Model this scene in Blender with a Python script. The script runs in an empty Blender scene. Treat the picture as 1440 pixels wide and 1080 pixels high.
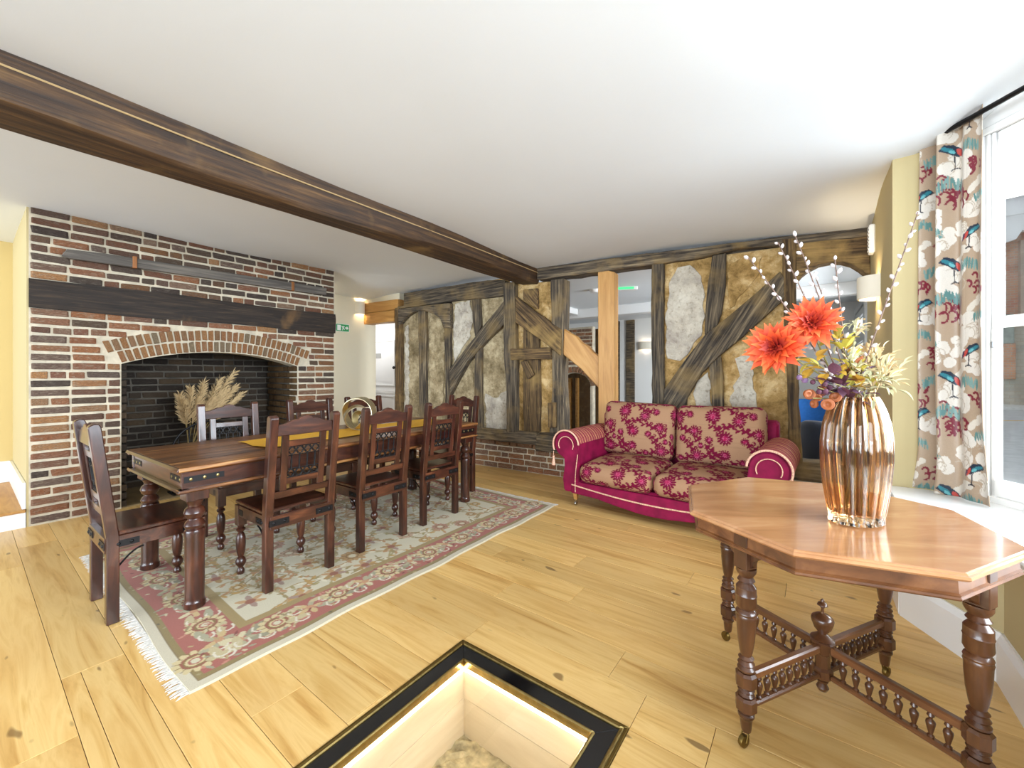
import bpy, bmesh, math, random
import numpy as np
from mathutils import Vector, Matrix
PI = math.pi
rnd = random.Random(7)
scene = bpy.context.scene
COL = scene.collection

# ---------------------------------------------------------------- camera, world, lights, exposure
HC, FP, CX, HY, ANG = 1.25, 574.0, 720.0, 525.0, math.radians(36.5)
CA, SA = math.cos(ANG), math.sin(ANG)
cam_d = bpy.data.cameras.new('camera')
cam_d.sensor_width = 36.0
cam_d.lens = FP / 1440 * 36
cam_d.shift_y = -(540 - HY) / 1440
cam_d.clip_start = 0.02
cam = bpy.data.objects.new('camera', cam_d)
cam.location = (0, 0, HC)
cam.rotation_euler = (PI / 2, 0, ANG)
COL.objects.link(cam)
scene.camera = cam

world = bpy.data.worlds.new('overcast_sky')
scene.world = world
world.use_nodes = True
bg = world.node_tree.nodes['Background']
bg.inputs[0].default_value = (0.84, 0.92, 1.0, 1)
bg.inputs[1].default_value = 0.55

def area(name, loc, direction, sx, sy, power, color=(1, 1, 1)):
    l = bpy.data.lights.new(name, 'AREA')
    l.shape = 'RECTANGLE'; l.size = sx; l.size_y = sy; l.energy = power; l.color = color
    o = bpy.data.objects.new(name, l)
    o.location = loc
    o.rotation_euler = Vector(direction).to_track_quat('-Z', 'Y').to_euler()
    COL.objects.link(o)
    return o
def lamp(name, loc, power, color=(1, .8, .55), r=.04):
    l = bpy.data.lights.new(name, 'POINT'); l.energy = power; l.color = color; l.shadow_soft_size = r
    o = bpy.data.objects.new(name, l); o.location = loc; COL.objects.link(o); return o
area('bay_window_daylight', (5.5, 1.4, 2.7), (-1, 0.05, -0.25), 6.0, 3.0, 900, (.82, .91, 1))
area('rear_fill', (-2.2, -6.5, 2.0), (0, 1, -0.06), 9, 2.6, 470, (.84, .92, 1))  # unseen lamp added behind the open back, lifts the far end of the room
area('rear_low_fill', (-3.0, -13.0, 0.0), (0, 1, 0.1), 10, 2.4, 760, (.74, .88, 1))  # added low lamp aimed upward to brighten the ceiling, no real source
area('bay_low_fill', (6.5, 1.4, 0.9), (-1, 0.05, 0.1), 6.0, 1.6, 220, (.74, .88, 1))  # low lamp added outside the bay, also to lift the ceiling
area('far_room_fill', (2.4, 5.9, 1.5), (-1, 0.1, 0), 3.0, 2.0, 330, (.9, .95, 1))  # added lamp past an unseen window, brightens the far room
area('hall_fill', (-7.0, 4.45, 2.3), (0, .35, -1), .8, .4, 9, (.97, .98, 1))  # unseen lamp added under the hall ceiling to brighten the hall

vs = scene.view_settings
vs.view_transform = 'Standard'; vs.look = 'None'; vs.gamma = 1.0; vs.use_curve_mapping = False
vs.exposure = 0.45

# ---------------------------------------------------------------- geometry helpers
def ray(px, py):
    a, b = (px - CX) / FP, (HY - py) / FP
    return Vector((a * CA - SA, a * SA + CA, b))
def at(px, py, Y):                      # point at depth Y in front of the lens
    return Vector((0, 0, HC)) + ray(px, py) * Y
def onz(px, py, z=0.0):                 # point on a horizontal plane
    r = ray(px, py)
    return Vector((0, 0, HC)) + r * ((z - HC) / r.z)
def onx(px, py, x):
    r = ray(px, py)
    return Vector((0, 0, HC)) + r * (x / r.x)
def ony(px, py, y):
    r = ray(px, py)
    return Vector((0, 0, HC)) + r * (y / r.y)

class MB:
    def __init__(s): s.v = []; s.f = []
    def add(s, vs_, fs):
        n = len(s.v); s.v += [tuple(v) for v in vs_]; s.f += [tuple(i + n for i in f) for f in fs]; return s
    def box(s, x0, x1, y0, y1, z0, z1):
        return s.add([(x0,y0,z0),(x1,y0,z0),(x1,y1,z0),(x0,y1,z0),(x0,y0,z1),(x1,y0,z1),(x1,y1,z1),(x0,y1,z1)],
                     [(3,2,1,0),(4,5,6,7),(0,1,5,4),(1,2,6,5),(2,3,7,6),(3,0,4,7)])
    def lathe(s, prof, cx=0, cy=0, cz=0, seg=16, sx=1, sy=1, rot=0):
        vs_, fs = [], []
        for r, z in prof:
            for k in range(seg):
                a = 2 * PI * k / seg + rot
                vs_.append((cx + r * sx * math.cos(a), cy + r * sy * math.sin(a), cz + z))
        for i in range(len(prof) - 1):
            for k in range(seg):
                k2 = (k + 1) % seg
                fs.append((i*seg+k, i*seg+k2, (i+1)*seg+k2, (i+1)*seg+k))
        fs.append(tuple(reversed(range(seg)))); fs.append(tuple(range((len(prof)-1)*seg, len(prof)*seg)))
        return s.add(vs_, fs)
    def tube(s, pts, r, seg=8, closed=False):
        pts = [Vector(p) for p in pts]; n = len(pts)
        rs = r if isinstance(r, (list, tuple)) else [r] * n
        vs_, fs = [], []; up = None
        for i, p in enumerate(pts):
            t = (pts[(i+1) % n] - pts[i-1]) if closed else (pts[min(i+1, n-1)] - pts[max(i-1, 0)])
            if t.length < 1e-9: t = Vector((0, 0, 1))
            t.normalize()
            if up is None:
                up = t.orthogonal().normalized()
            up = (up - t * up.dot(t))
            up = up.normalized() if up.length > 1e-6 else t.orthogonal().normalized()
            w = t.cross(up)
            for k in range(seg):
                a = 2 * PI * k / seg
                vs_.append(p + (up * math.cos(a) + w * math.sin(a)) * rs[i])
        m = n if closed else n - 1
        for i in range(m):
            j = (i + 1) % n
            for k in range(seg):
                k2 = (k + 1) % seg
                fs.append((i*seg+k, i*seg+k2, j*seg+k2, j*seg+k))
        if not closed:
            fs.append(tuple(reversed(range(seg)))); fs.append(tuple(range((n-1)*seg, n*seg)))
        return s.add(vs_, fs)
    def prism(s, poly, a0, a1, axis='y'):
        # poly of (p,q); extruded along axis between a0 and a1
        area_ = sum(poly[i][0]*poly[(i+1) % len(poly)][1] - poly[(i+1) % len(poly)][0]*poly[i][1] for i in range(len(poly)))
        if area_ < 0: poly = poly[::-1]
        n = len(poly)
        mk = {'y': lambda p, q, a: (p, a, q), 'z': lambda p, q, a: (p, q, a), 'x': lambda p, q, a: (a, p, q)}[axis]
        lo, hi = (a1, a0) if axis == 'y' else (a0, a1)
        vs_ = [mk(p, q, lo) for p, q in poly] + [mk(p, q, hi) for p, q in poly]
        fs = [tuple(reversed(range(n))), tuple(range(n, 2*n))] + [(i, (i+1) % n, n+(i+1) % n, n+i) for i in range(n)]
        return s.add(vs_, fs)
    def grid(s, P, nu, nv, wrap=False):
        n = len(s.v); s.v += [tuple(p) for p in P]
        for j in range(nv - 1):
            for i in range(nu - (0 if wrap else 1)):
                i2 = (i + 1) % nu
                s.f.append((n+j*nu+i, n+j*nu+i2, n+(j+1)*nu+i2, n+(j+1)*nu+i))
        return s

def mesh_of(name, mb, mat=None, smooth=False, bevel=0, angle=40, seg=1, cols=None, weld=False):
    me = bpy.data.meshes.new(name)
    me.from_pydata(mb.v, [], mb.f)
    if cols is not None:
        ca = me.color_attributes.new('print', 'FLOAT_COLOR', 'POINT')
        arr = np.ones((len(mb.v), 4), np.float32); arr[:, :3] = cols
        ca.data.foreach_set('color', arr.ravel())
    if bevel or weld:
        bm = bmesh.new(); bm.from_mesh(me)
        if weld: bmesh.ops.remove_doubles(bm, verts=bm.verts, dist=1e-5)
        if bevel:
            es = [e for e in bm.edges if len(e.link_faces) == 2 and e.calc_face_angle(0) > .5]
            bmesh.ops.bevel(bm, geom=es, offset=bevel, segments=seg, affect='EDGES', clamp_overlap=True)
        bm.to_mesh(me); bm.free()
    if smooth:
        me.shade_smooth()
        me.set_sharp_from_angle(angle=math.radians(angle))
    if mat: me.materials.append(mat)
    me.update()
    return me
def inst(name, me, parent=None, loc=(0,0,0), rot=(0,0,0), scale=(1,1,1)):
    o = bpy.data.objects.new(name, me); COL.objects.link(o)
    o.location = loc; o.rotation_euler = rot; o.scale = scale
    if parent is not None: o.parent = parent
    return o
def obj(name, mb, mat, parent=None, loc=(0,0,0), rot=(0,0,0), **k):
    return inst(name, mesh_of(name, mb, mat, **k), parent, loc, rot)
def tag(o, label, cat=None, group=None, kind=None):
    o['label'] = label
    if cat: o['category'] = cat
    if group: o['group'] = group
    if kind: o['kind'] = kind
    return o
def thing(name, label, cat, loc=(0,0,0), rz=0, group=None, kind=None, rot=None):
    o = bpy.data.objects.new(name, None); COL.objects.link(o); o.empty_display_size = .1
    o.location = loc; o.rotation_euler = rot if rot else (0, 0, rz)
    return tag(o, label, cat, group, kind)
def copy_tree(o, parent=None):
    c = o.copy(); COL.objects.link(c); c.parent = parent
    for ch in list(o.children): copy_tree(ch, c)
    return c
def B(*a): return MB().box(*a)

# ---------------------------------------------------------------- materials
def lin(h):
    if not isinstance(h, str): return tuple(h)
    h = h.lstrip('#'); o = []
    for i in (0, 2, 4):
        c = int(h[i:i+2], 16) / 255
        o.append(c / 12.92 if c <= .04045 else ((c + .055) / 1.055) ** 2.4)
    return tuple(o)
class NT:
    def __init__(s, name):
        s.m = bpy.data.materials.new(name); s.m.use_nodes = True
        s.t = s.m.node_tree; s.b = s.t.nodes['Principled BSDF']; s.out = s.t.nodes['Material Output']
    def n(s, typ, **k):
        x = s.t.nodes.new(typ)
        for a, v in k.items(): setattr(x, a, v)
        return x
    def l(s, a, b): s.t.links.new(a, b)
    def math(s, op, a, b=0.5, c=None):
        x = s.n('ShaderNodeMath', operation=op)
        for i, q in enumerate((a, b, c)):
            if q is None: continue
            if isinstance(q, (int, float)): x.inputs[i].default_value = q
            else: s.l(q, x.inputs[i])
        return x.outputs[0]
    def ramp(s, fac, stops):
        r = s.n('ShaderNodeValToRGB'); e = r.color_ramp.elements
        e[0].position, e[1].position = stops[0][0], stops[-1][0]
        e[0].color, e[1].color = (*lin(stops[0][1]), 1), (*lin(stops[-1][1]), 1)
        for p, c in stops[1:-1]:
            x = e.new(p); x.color = (*lin(c), 1)
        s.l(fac, r.inputs[0]); return r.outputs[0]
    def mix(s, fac, a, b, mode='MIX'):
        x = s.n('ShaderNodeMix', data_type='RGBA', blend_type=mode)
        for i, q in ((0, fac), (6, a), (7, b)):
            if isinstance(q, (int, float)): x.inputs[i].default_value = q
            elif isinstance(q, (str, tuple)): x.inputs[i].default_value = (*lin(q), 1)
            else: s.l(q, x.inputs[i])
        return x.outputs[2]
    def coords(s, scale=(1,1,1), rand=True):
        tc = s.n('ShaderNodeTexCoord'); mp = s.n('ShaderNodeMapping'); mp.inputs['Scale'].default_value = scale
        if rand:
            oi = s.n('ShaderNodeObjectInfo'); ad = s.n('ShaderNodeVectorMath', operation='MULTIPLY_ADD')
            cb = s.n('ShaderNodeCombineXYZ')
            for i in range(3): s.l(oi.outputs['Random'], cb.inputs[i])
            s.l(cb.outputs[0], ad.inputs[0]); ad.inputs[1].default_value = (37, 53, 71); s.l(tc.outputs['Object'], ad.inputs[2])
            s.l(ad.outputs[0], mp.inputs[0])
        else: s.l(tc.outputs['Object'], mp.inputs[0])
        return mp.outputs[0]
    def noise(s, vec, scale, detail=5, dist=0, rough=.55):
        x = s.n('ShaderNodeTexNoise'); x.inputs['Scale'].default_value = scale; x.inputs['Detail'].default_value = detail
        x.inputs['Distortion'].default_value = dist; x.inputs['Roughness'].default_value = rough
        s.l(vec, x.inputs['Vector']); return x.outputs['Fac']
    def rand(s): return s.n('ShaderNodeObjectInfo').outputs['Random']
    def bump(s, h, strength=.3, dist=.01):
        x = s.n('ShaderNodeBump'); x.inputs['Strength'].default_value = strength; x.inputs['Distance'].default_value = dist
        s.l(h, x.inputs['Height']); s.l(x.outputs[0], s.b.inputs['Normal'])
    def fin(s, color=None, rough=.5, metal=0, coat=0, sheen=0, spec=None, trans=0, ior=None, coatrough=.08):
        b = s.b
        if color is not None:
            if isinstance(color, (str, tuple)): b.inputs['Base Color'].default_value = (*lin(color), 1)
            else: s.l(color, b.inputs['Base Color'])
        b.inputs['Roughness'].default_value = rough; b.inputs['Metallic'].default_value = metal
        b.inputs['Coat Weight'].default_value = coat; b.inputs['Coat Roughness'].default_value = coatrough
        b.inputs['Sheen Weight'].default_value = sheen
        b.inputs['Transmission Weight'].default_value = trans
        if spec is not None: b.inputs['Specular IOR Level'].default_value = spec
        if ior: b.inputs['IOR'].default_value = ior
        return s.m
def plain(name, color, rough=.5, nscale=0, vary=.06, bump=0, bscale=40, **k):
    t = NT(name)
    if nscale or bump:
        v = t.coords()
        c = lin(color)
        if nscale:
            f = t.noise(v, nscale, 4)
            col = t.ramp(f, [(.3, tuple(x*(1-vary) for x in c)), (.7, tuple(min(1, x*(1+vary)) for x in c))])
        else: col = color
        if bump: t.bump(t.noise(v, bscale, 5), bump, .01)
        return t.fin(col, rough, **k)
    return t.fin(color, rough, **k)
def wood(name, stops, scale=(1.5, 22, 22), nscale=1.0, rough=.4, bump=.08, vary=.3, coat=0, dist=.6, detail=7, patch=None, spec=None):
    # grain runs along local x; scale can swap axes
    t = NT(name); v = t.coords(scale)
    f = t.noise(v, nscale, detail, dist, .6)
    col = t.ramp(f, stops)
    if patch:
        v2 = t.coords((1, 1, 1)); f2 = t.noise(v2, patch[1], 5, .3)
        m = t.ramp(f2, [(patch[2], '#000000'), (patch[3], '#ffffff')])
        col = t.mix(m, col, t.mix(.35, patch[0], col))
    hs = t.n('ShaderNodeHueSaturation')
    val = t.math('MULTIPLY_ADD', t.rand(), vary, 1 - vary / 2)
    t.l(val, hs.inputs['Value']); t.l(col, hs.inputs['Color'])
    t.bump(f, bump, .006)
    return t.fin(hs.outputs[0], rough, coat=coat, spec=spec)

GX = lambda a, b: (a, b, b)
m_oakfloor = None
def make_floor_mat():
    t = NT('oak_floor'); v = t.coords((1.1, 13, 13)); f = t.noise(v, 1.0, 8, 1.4, .6)
    col = t.ramp(f, [(.28, '#c0904c'), (.43, '#dbb06a'), (.56, '#e6c07c'), (.72, '#d2a55c')])
    v2 = t.coords((6, 15, 15)); f2 = t.noise(v2, 1.0, 1, .2)
    kn = t.ramp(f2, [(.735, '#000000'), (.77, '#ffffff')])
    col = t.mix(t.math('MULTIPLY', kn, .7), col, '#5a3a1c')
    v3 = t.coords((.8, 3, 3)); f3 = t.noise(v3, 1.0, 3)
    col = t.mix(t.math('MULTIPLY', t.ramp(f3, [(.45, '#000000'), (.75, '#ffffff')]), .3), col, '#b5854a')
    hs = t.n('ShaderNodeHueSaturation')
    t.l(t.math('MULTIPLY_ADD', t.rand(), .22, .92), hs.inputs['Value']); t.l(col, hs.inputs['Color'])
    t.bump(f, .04, .004)
    return t.fin(hs.outputs[0], .33, spec=.4)
m_oakfloor = make_floor_mat()
m_subfloor = plain('subfloor', '#3a2817', .9)
m_timber = wood('old_dark_timber', [(.3, '#1e1914'), (.45, '#40372d'), (.58, '#655846'), (.75, '#978567')], (3, 55, 55), 1.0, .9, .8, .35, detail=10, dist=.12, patch=('#8d7346', 2.6, .5, .68))
m_timber_brown = wood('old_brown_timber', [(.3, '#251b12'), (.45, '#4a3823'), (.58, '#6e5636'), (.75, '#9b7e4e')], (3, 50, 50), 1.0, .9, .8, .3, detail=10, dist=.12, patch=('#a68750', 3.0, .5, .7))
m_beam = wood('beam_timber', [(.25, '#20150e'), (.45, '#3a2717'), (.6, '#53391f'), (.78, '#7a5a34')], (42, 2.2, 42), 1.0, .65, .9, .1, detail=10, dist=.15, patch=('#8d6d3e', 2.2, .56, .74))
m_blackoak = wood('mantel_timber', [(.25, '#15100c'), (.5, '#2b211a'), (.7, '#463729'), (.85, '#6b5235')], (48, 3, 48), 1.0, .75, .9, .1, detail=10, patch=('#86633a', 2.0, .6, .75))
m_greyoak = wood('weathered_plank', [(.25, '#403b36'), (.5, '#5e5852'), (.75, '#857d72')], (30, 1.8, 30), 1.0, .85, .4, .1)
m_newoak = wood('new_oak', [(.25, '#9c6a30'), (.5, '#bb8846'), (.75, '#cb9d5c')], (2, 20, 20), 1.0, .5, .12, .12)
m_newoak_x = m_newoak
m_dark = wood('sheesham', [(.22, '#1d0e0a'), (.45, '#381c13'), (.6, '#4e2a1b'), (.8, '#76462a')], (6, 34, 34), .7, .28, .06, .4, coat=.35)
m_dark_z = wood('sheesham_upright', [(.22, '#1d0e0a'), (.45, '#361b13'), (.6, '#4b281b'), (.8, '#6f4229')], (34, 34, 6), .7, .28, .06, .4, coat=.35)
m_top = wood('sheesham_top', [(.3, '#2f1a0d'), (.44, '#5c361a'), (.56, '#7f5027'), (.72, '#b98a52')], (30, 2.2, 30), .8, .35, .05, .7, coat=.15, dist=.2)
m_mahog = wood('mahogany', [(.25, '#331c10'), (.5, '#4e2e1a'), (.75, '#6a4428')], (14, 14, 3), 1.0, .3, .05, .2, coat=.35)
m_mahog_x = wood('mahogany_rail', [(.25, '#452817'), (.5, '#6a4226'), (.75, '#8c5d38')], (3, 16, 16), 1.0, .3, .05, .2, coat=.35)
m_mahtop = wood('mahogany_top', [(.25, '#986840'), (.5, '#b07c52'), (.75, '#c4966b')], (3.0, 14, 14), .8, .25, .03, .1, coat=.5)
m_iron = plain('black_iron', '#1c1b1c', .45, metal=.6)
m_stud = plain('brass_stud', '#9a8a5a', .35, metal=.9)
m_brass = plain('brass', '#a8915a', .28, nscale=30, vary=.25, metal=1)
m_oldbrass = plain('old_brass', '#7a6434', .4, metal=.9)
m_black = plain('black_gloss', '#0e0f11', .08, coat=.6)
def mk_plaster(name, c, bump=.12):
    t = NT(name); v = t.coords((1, 1, 1), False)
    f = t.noise(v, 1.1, 4); c = lin(c)
    col = t.ramp(f, [(.3, tuple(x*.97 for x in c)), (.7, c)])
    f2 = t.noise(t.coords((1.2, 2.6, 2), False), 1.6, 5); t.bump(f2, bump, .03)
    return t.fin(col, .92, spec=.15)
m_ceiling = mk_plaster('ceiling_plaster', '#eef1f3', .07)
m_cream = mk_plaster('cream_wall', '#e6dcc3')
m_yellow = mk_plaster('yellow_wall', '#c4b387')
m_white_wall = mk_plaster('white_wall', '#ebe9e4')
m_white = plain('white_gloss_paint', '#f2f1ef', .3)
m_mortar = plain('mortar', '#cbbfa8', .95, nscale=9, vary=.22, bump=.6, bscale=45)
m_soot = plain('sooty_mortar', '#565047', .95, nscale=5, vary=.5, bump=.5)
def mk_brick(name, stops, over='#b3a48e', ovf=.7):
    t = NT(name); base = t.ramp(t.rand(), stops)
    v = t.coords((1, 1, 1)); f = t.noise(v, 4.5, 6, .5)
    mk = t.ramp(f, [(.5, '#000000'), (ovf, '#ffffff')])
    col = t.mix(t.math('MULTIPLY', mk, .6), base, over)
    f2 = t.noise(v, 14, 4)
    col = t.mix(t.math('MULTIPLY', t.ramp(f2, [(.40, '#ffffff'), (.6, '#000000')]), .4), col, '#3d2b20')
    t.bump(f2, .6, .05)
    return t.fin(col, .9, spec=.2)
m_brick = mk_brick('old_red_brick', [(0, '#96644a'), (.2, '#ad7650'), (.38, '#8a6050'), (.52, '#b98759'), (.66, '#877161'), (.8, '#a36c4e'), (.92, '#786459')])
m_brick_dark = mk_brick('smoked_brick', [(0, '#6b5848'), (.25, '#584e47'), (.45, '#855a46'), (.6, '#665a52'), (.75, '#8f6545'), (.9, '#504641')], '#7f7669')
m_brick_arch = mk_brick('arch_brick', [(0, '#9a6a44'), (.3, '#aa7a50'), (.5, '#8a6a4e'), (.7, '#a06c48'), (.9, '#87765f')], '#b09a78', .72)
m_brick_soot = mk_brick('sooty_brick', [(0, '#2e2a27'), (.4, '#3b3631'), (.7, '#4a4138'), (1, '#5a4b3a')], '#5c564c', .85)
m_brick_reveal = mk_brick('reveal_brick', [(0, '#4f3a22'), (.4, '#6b5030'), (.8, '#57432b')], '#6f5f44', .8)
m_brick_plinth = mk_brick('plinth_brick', [(0, '#a06a4c'), (.25, '#b07854'), (.5, '#9a765c'), (.7, '#b58458'), (.9, '#8a6a58')], '#c3b197', .68)
m_plmortar = plain('plinth_mortar', '#d0c4ac', .95, nscale=7, vary=.3, bump=.6)
def mk_daub(name, a, b, c):
    t = NT(name); v = t.coords((1, 1, 1)); f = t.noise(v, 5, 10, .25, .72)
    col = t.ramp(f, [(.36, a), (.5, b), (.62, c)])
    f2 = t.noise(v, 26, 5); col = t.mix(t.math('MULTIPLY', t.ramp(f2, [(.55, '#000000'), (.7, '#ffffff')]), .45), col, '#5a4527')
    t.bump(t.noise(v, 14, 8), .8, .03)
    return t.fin(col, .95, spec=.1)
m_daub = mk_daub('ochre_daub', '#7d6239', '#ab8a57', '#ccb081')
m_daub_grey = mk_daub('grey_daub', '#6d5f46', '#988768', '#bcab8a')
m_limepatch = mk_daub('lime_plaster', '#a0968a', '#bdb3a2', '#d0c8b8')
m_plankbrown = wood('infill_plank', [(.25, '#4a3d2c'), (.5, '#6b5940'), (.75, '#85714f')], (30, 30, 3), 1.0, .85, .4, .2)
def attr_mat(name, rough=.9, sheen=0, weave=400, bump=.15, spec=.2, aniso=None):
    t = NT(name); a = t.n('ShaderNodeAttribute', attribute_name='print')
    v = t.coords((1, 1, 1)); f = t.noise(v, weave, 2)
    col = t.mix(t.math('MULTIPLY', f, .28), a.outputs['Color'], '#3a3028', 'MULTIPLY')
    t.bump(f, bump, .002)
    return t.fin(col, rough, sheen=sheen, spec=spec)
m_rug = attr_mat('woven_rug', .95, .15, 220, .4, .1)
m_jacquard = attr_mat('floral_jacquard', .8, 0, 350, .15, .12)
m_curtain = attr_mat('printed_satin', .38, .2, 300, .05, .4)
m_fringe = plain('rug_fringe', '#d9d4cb', .95, nscale=60, vary=.2)
m_velvet = plain('magenta_velvet', '#7c0c38', .7, nscale=9, vary=.3, spec=.2)
def mk_stripe(name, axis, freq, stops, rough=.7):
    t = NT(name); tc = t.n('ShaderNodeTexCoord'); sp = t.n('ShaderNodeSeparateXYZ'); t.l(tc.outputs['Object'], sp.inputs[0])
    w = t.math('FRACT', t.math('MULTIPLY', sp.outputs[axis], freq))
    return t.fin(t.ramp(w, stops), rough, spec=.2)
m_stripe = mk_stripe('striped_sateen', 1, 22, [(0, '#7d1238'), (.34, '#7d1238'), (.4, '#cfa06e'), (.56, '#cfa06e'), (.62, '#8c1a44'), (.9, '#8c1a44'), (.94, '#c28a62'), (1, '#c28a62')])
m_rope = plain('twisted_rope_trim', '#d9a78c', .8, nscale=130, vary=.5)
m_yellowcloth = plain('yellow_runner_cloth', '#e2ab2c', .85, nscale=40, vary=.05)
m_glass = None
def thin_glass(name, tint=(1, 1, 1)):
    t = NT(name); tr = t.n('ShaderNodeBsdfTransparent'); gl = t.n('ShaderNodeBsdfGlossy'); mx = t.n('ShaderNodeMixShader'); fr = t.n('ShaderNodeFresnel')
    tr.inputs[0].default_value = (*tint, 1); gl.inputs['Roughness'].default_value = .02; fr.inputs[0].default_value = 1.45
    ge = t.n('ShaderNodeNewGeometry'); t.l(t.math('MULTIPLY', fr.outputs[0], t.math('SUBTRACT', 1.0, ge.outputs['Backfacing'])), mx.inputs[0]); t.l(tr.outputs[0], mx.inputs[1]); t.l(gl.outputs[0], mx.inputs[2]); t.l(mx.outputs[0], t.out.inputs[0])
    return t.m
m_pane = thin_glass('window_glass', (.97, .98, .98))
m_wellglass = thin_glass('floor_glass', (.99, .985, .97))
def emis(name, c, s):
    t = NT(name); t.b.inputs['Emission Color'].default_value = (*lin(c), 1); t.b.inputs['Emission Strength'].default_value = s
    return t.fin(c, .5)
# ---------------------------------------------------------------- the setting: floor, ceiling, walls
WELL = (-1.324, -0.523, 0.30, 1.402)          # x0 x1 y0 y1 of the floor well (outside of its brass trim)
def cz(x, y):                                  # the old ceiling sags a little towards the timber wall
    pts = ((-5.1, .3, 2.605), (-5.1, 2.9, 2.615), (-5.2, 4.05, 2.50), (-2.7, 4.25, 2.535), (.36, 4.48, 2.45), (-2.7, 0, 2.60), (.37, 3.3, 2.50), (.6, 2.6, 2.64), (0, 0, 2.66), (-2.7, 2.2, 2.58), (-6, 4, 2.46), (.75, 2.7, 2.66), (1.2, 2.0, 2.68), (1.2, 3.2, 2.66))
    s = w = 0
    for a, b, c in pts:
        k = 1 / ((x - a) ** 2 + (y - b) ** 2 + .02) ** 1.2
        s += k * c; w += k
    return s / w
floor = MB()
x0, x1, y0, y1 = WELL
for r in ((-8.6, x0, -1.2, 10.2), (x1, 1.3, -1.2, 4.7), (x1, .9, 4.7, 10.2), (x0, x1, -1.2, y0), (x0, x1, y1, 10.2)):
    floor.box(r[0], r[1], r[2], r[3], -.03, -.004)
floor = tag(obj('floor', floor, m_subfloor), 'wide honey oak plank floor', 'floor', kind='structure')
PW = .192
def plank(xa, xb, ya, yb):
    g = .0009
    o = obj('plank', B(-(xb-xa)/2+g, (xb-xa)/2-g, -(yb-ya)/2+g, (yb-ya)/2-g, -.02, 0), m_oakfloor, floor, ((xa+xb)/2, (ya+yb)/2, 0), bevel=.0012)
row = 0; yy = -1.1
while yy < 4.75:
    ya, yb = yy, yy + PW
    xx = -6.7 - rnd.random() * 1.6
    while xx < 1.25:
        L = rnd.choice((1.5, 1.9, 2.1, 1.9))
        xa, xb = max(xx, -6.9), min(xx + L, 1.25); xx += L
        if xb - xa < .05: continue
        if yb <= y0 or ya >= y1 or xb <= x0 or xa >= x1: plank(xa, xb, ya, yb); continue
        if ya < y0: plank(xa, xb, ya, y0) if y0 - ya > .01 else None
        if yb > y1: plank(max(xa, x0), min(xb, x1), y1, yb) if yb - y1 > .01 and min(xb, x1) > max(xa, x0) else None
        if xa < x0: plank(xa, min(xb, x0), max(ya, y0) if ya < y0 else ya, yb)
        if xb > x1: plank(max(xa, x1), xb, max(ya, y0) if ya < y0 else ya, yb)
    yy += PW
# ceiling
nu, nv = 46, 40
P = []
for j in range(nv):
    for i in range(nu):
        x = -8.6 + 9.95 * i / (nu - 1); y = -1.2 + 5.75 * j / (nv - 1)
        P.append((x, y, cz(x, y) + .002 * math.sin(x * 5.1 + y * 3.3)))
cm = MB().grid(P, nu, nv)
tag(obj('ceiling', cm, m_ceiling, smooth=True), 'uneven white plaster ceiling', 'ceiling', kind='structure')

# ---- fireplace breast: face on the plane x = FX, runs along y
FX, FY0, FY1 = -5.13, .331, 2.965
JL, JR, SPR, CRN = .884, 2.483, 1.338, 1.475
hw = (JR - JL) / 2; rise = CRN - SPR; RA = (hw * hw + rise * rise) / (2 * rise); YC = (JL + JR) / 2; ZC = CRN - RA
TH = math.asin(hw / RA)
arch = [(YC + RA * math.sin(a), ZC + RA * math.cos(a)) for a in np.linspace(TH, -TH, 25)]
ctop = lambda y: cz(FX, y) + .02
fp = thing('fireplace', 'big old brick chimney breast with a wide arched hearth opening', 'fireplace', (FX, FY0, 0))
LY = FY0
outline = [(0, 0), (0, ctop(FY0)), ((FY1-LY)/2, ctop((FY0+FY1)/2)), (FY1-LY, ctop(FY1)), (FY1-LY, 0), (JR-LY, 0), (JR-LY, SPR)] + [(a-LY, b) for a, b in arch[1:-1]] + [(JL-LY, SPR), (JL-LY, 0)]
obj('mortar_face', MB().prism(outline, -.22, -.012, 'x'), m_mortar, fp)
side = MB().box(-1.5, -.22, 0, .12, 0, 2.64)
obj('plaster_side', MB().box(-1.5, -.014, -.012, .0, 0, 2.62), m_yellow, fp)
obj('chimney_body', side.box(-.87, -.22, FY1-LY-.14, FY1-LY, 0, 2.64).box(-.87, -.22, .12, FY1-LY-.14, 1.9, 2.64), m_white_wall, fp)
# unit bricks, a handful of worn variants shared by all
def unit_brick(i):
    r = random.Random(100 + i)
    bm = bmesh.new(); bmesh.ops.create_cube(bm, size=1)
    for v in bm.verts:
        v.co += Vector((r.uniform(-.02, .02), r.uniform(-.022, .022), r.uniform(-.055, .055)))
    bmesh.ops.bevel(bm, geom=list(bm.edges), offset=.055, segments=1, affect='EDGES')
    for v in bm.verts: v.co += Vector((r.uniform(-.01, .01), r.uniform(-.014, .014), r.uniform(-.035, .035)))
    me = bpy.data.meshes.new('brick'); bm.to_mesh(me); bm.free(); return me
BR = {}
def bricks_for(mat):
    if mat.name not in BR:
        BR[mat.name] = []
        for i in range(7):
            me = unit_brick(i); me.materials.append(mat); BR[mat.name].append(me)
    return BR[mat.name]
def brick(parent, mat, loc, size, rot=(0, 0, 0), name='brick'):
    return inst(name, rnd.choice(bricks_for(mat)), parent, loc, rot, size)
def in_ring(y, z, pad=0):
    d = math.hypot(y - YC, z - ZC)
    ang = abs(math.atan2(y - YC, z - ZC))
    return d < RA + .24 + pad and d > RA - .0 and ang < TH * 1.08 + .004 + pad
def in_open(y, z): return JL < y < JR and z < (ZC + math.sqrt(max(0, RA*RA - (y-YC)**2)))
MZ0, MZ1 = 1.785, 2.03
CH = .0747
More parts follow.
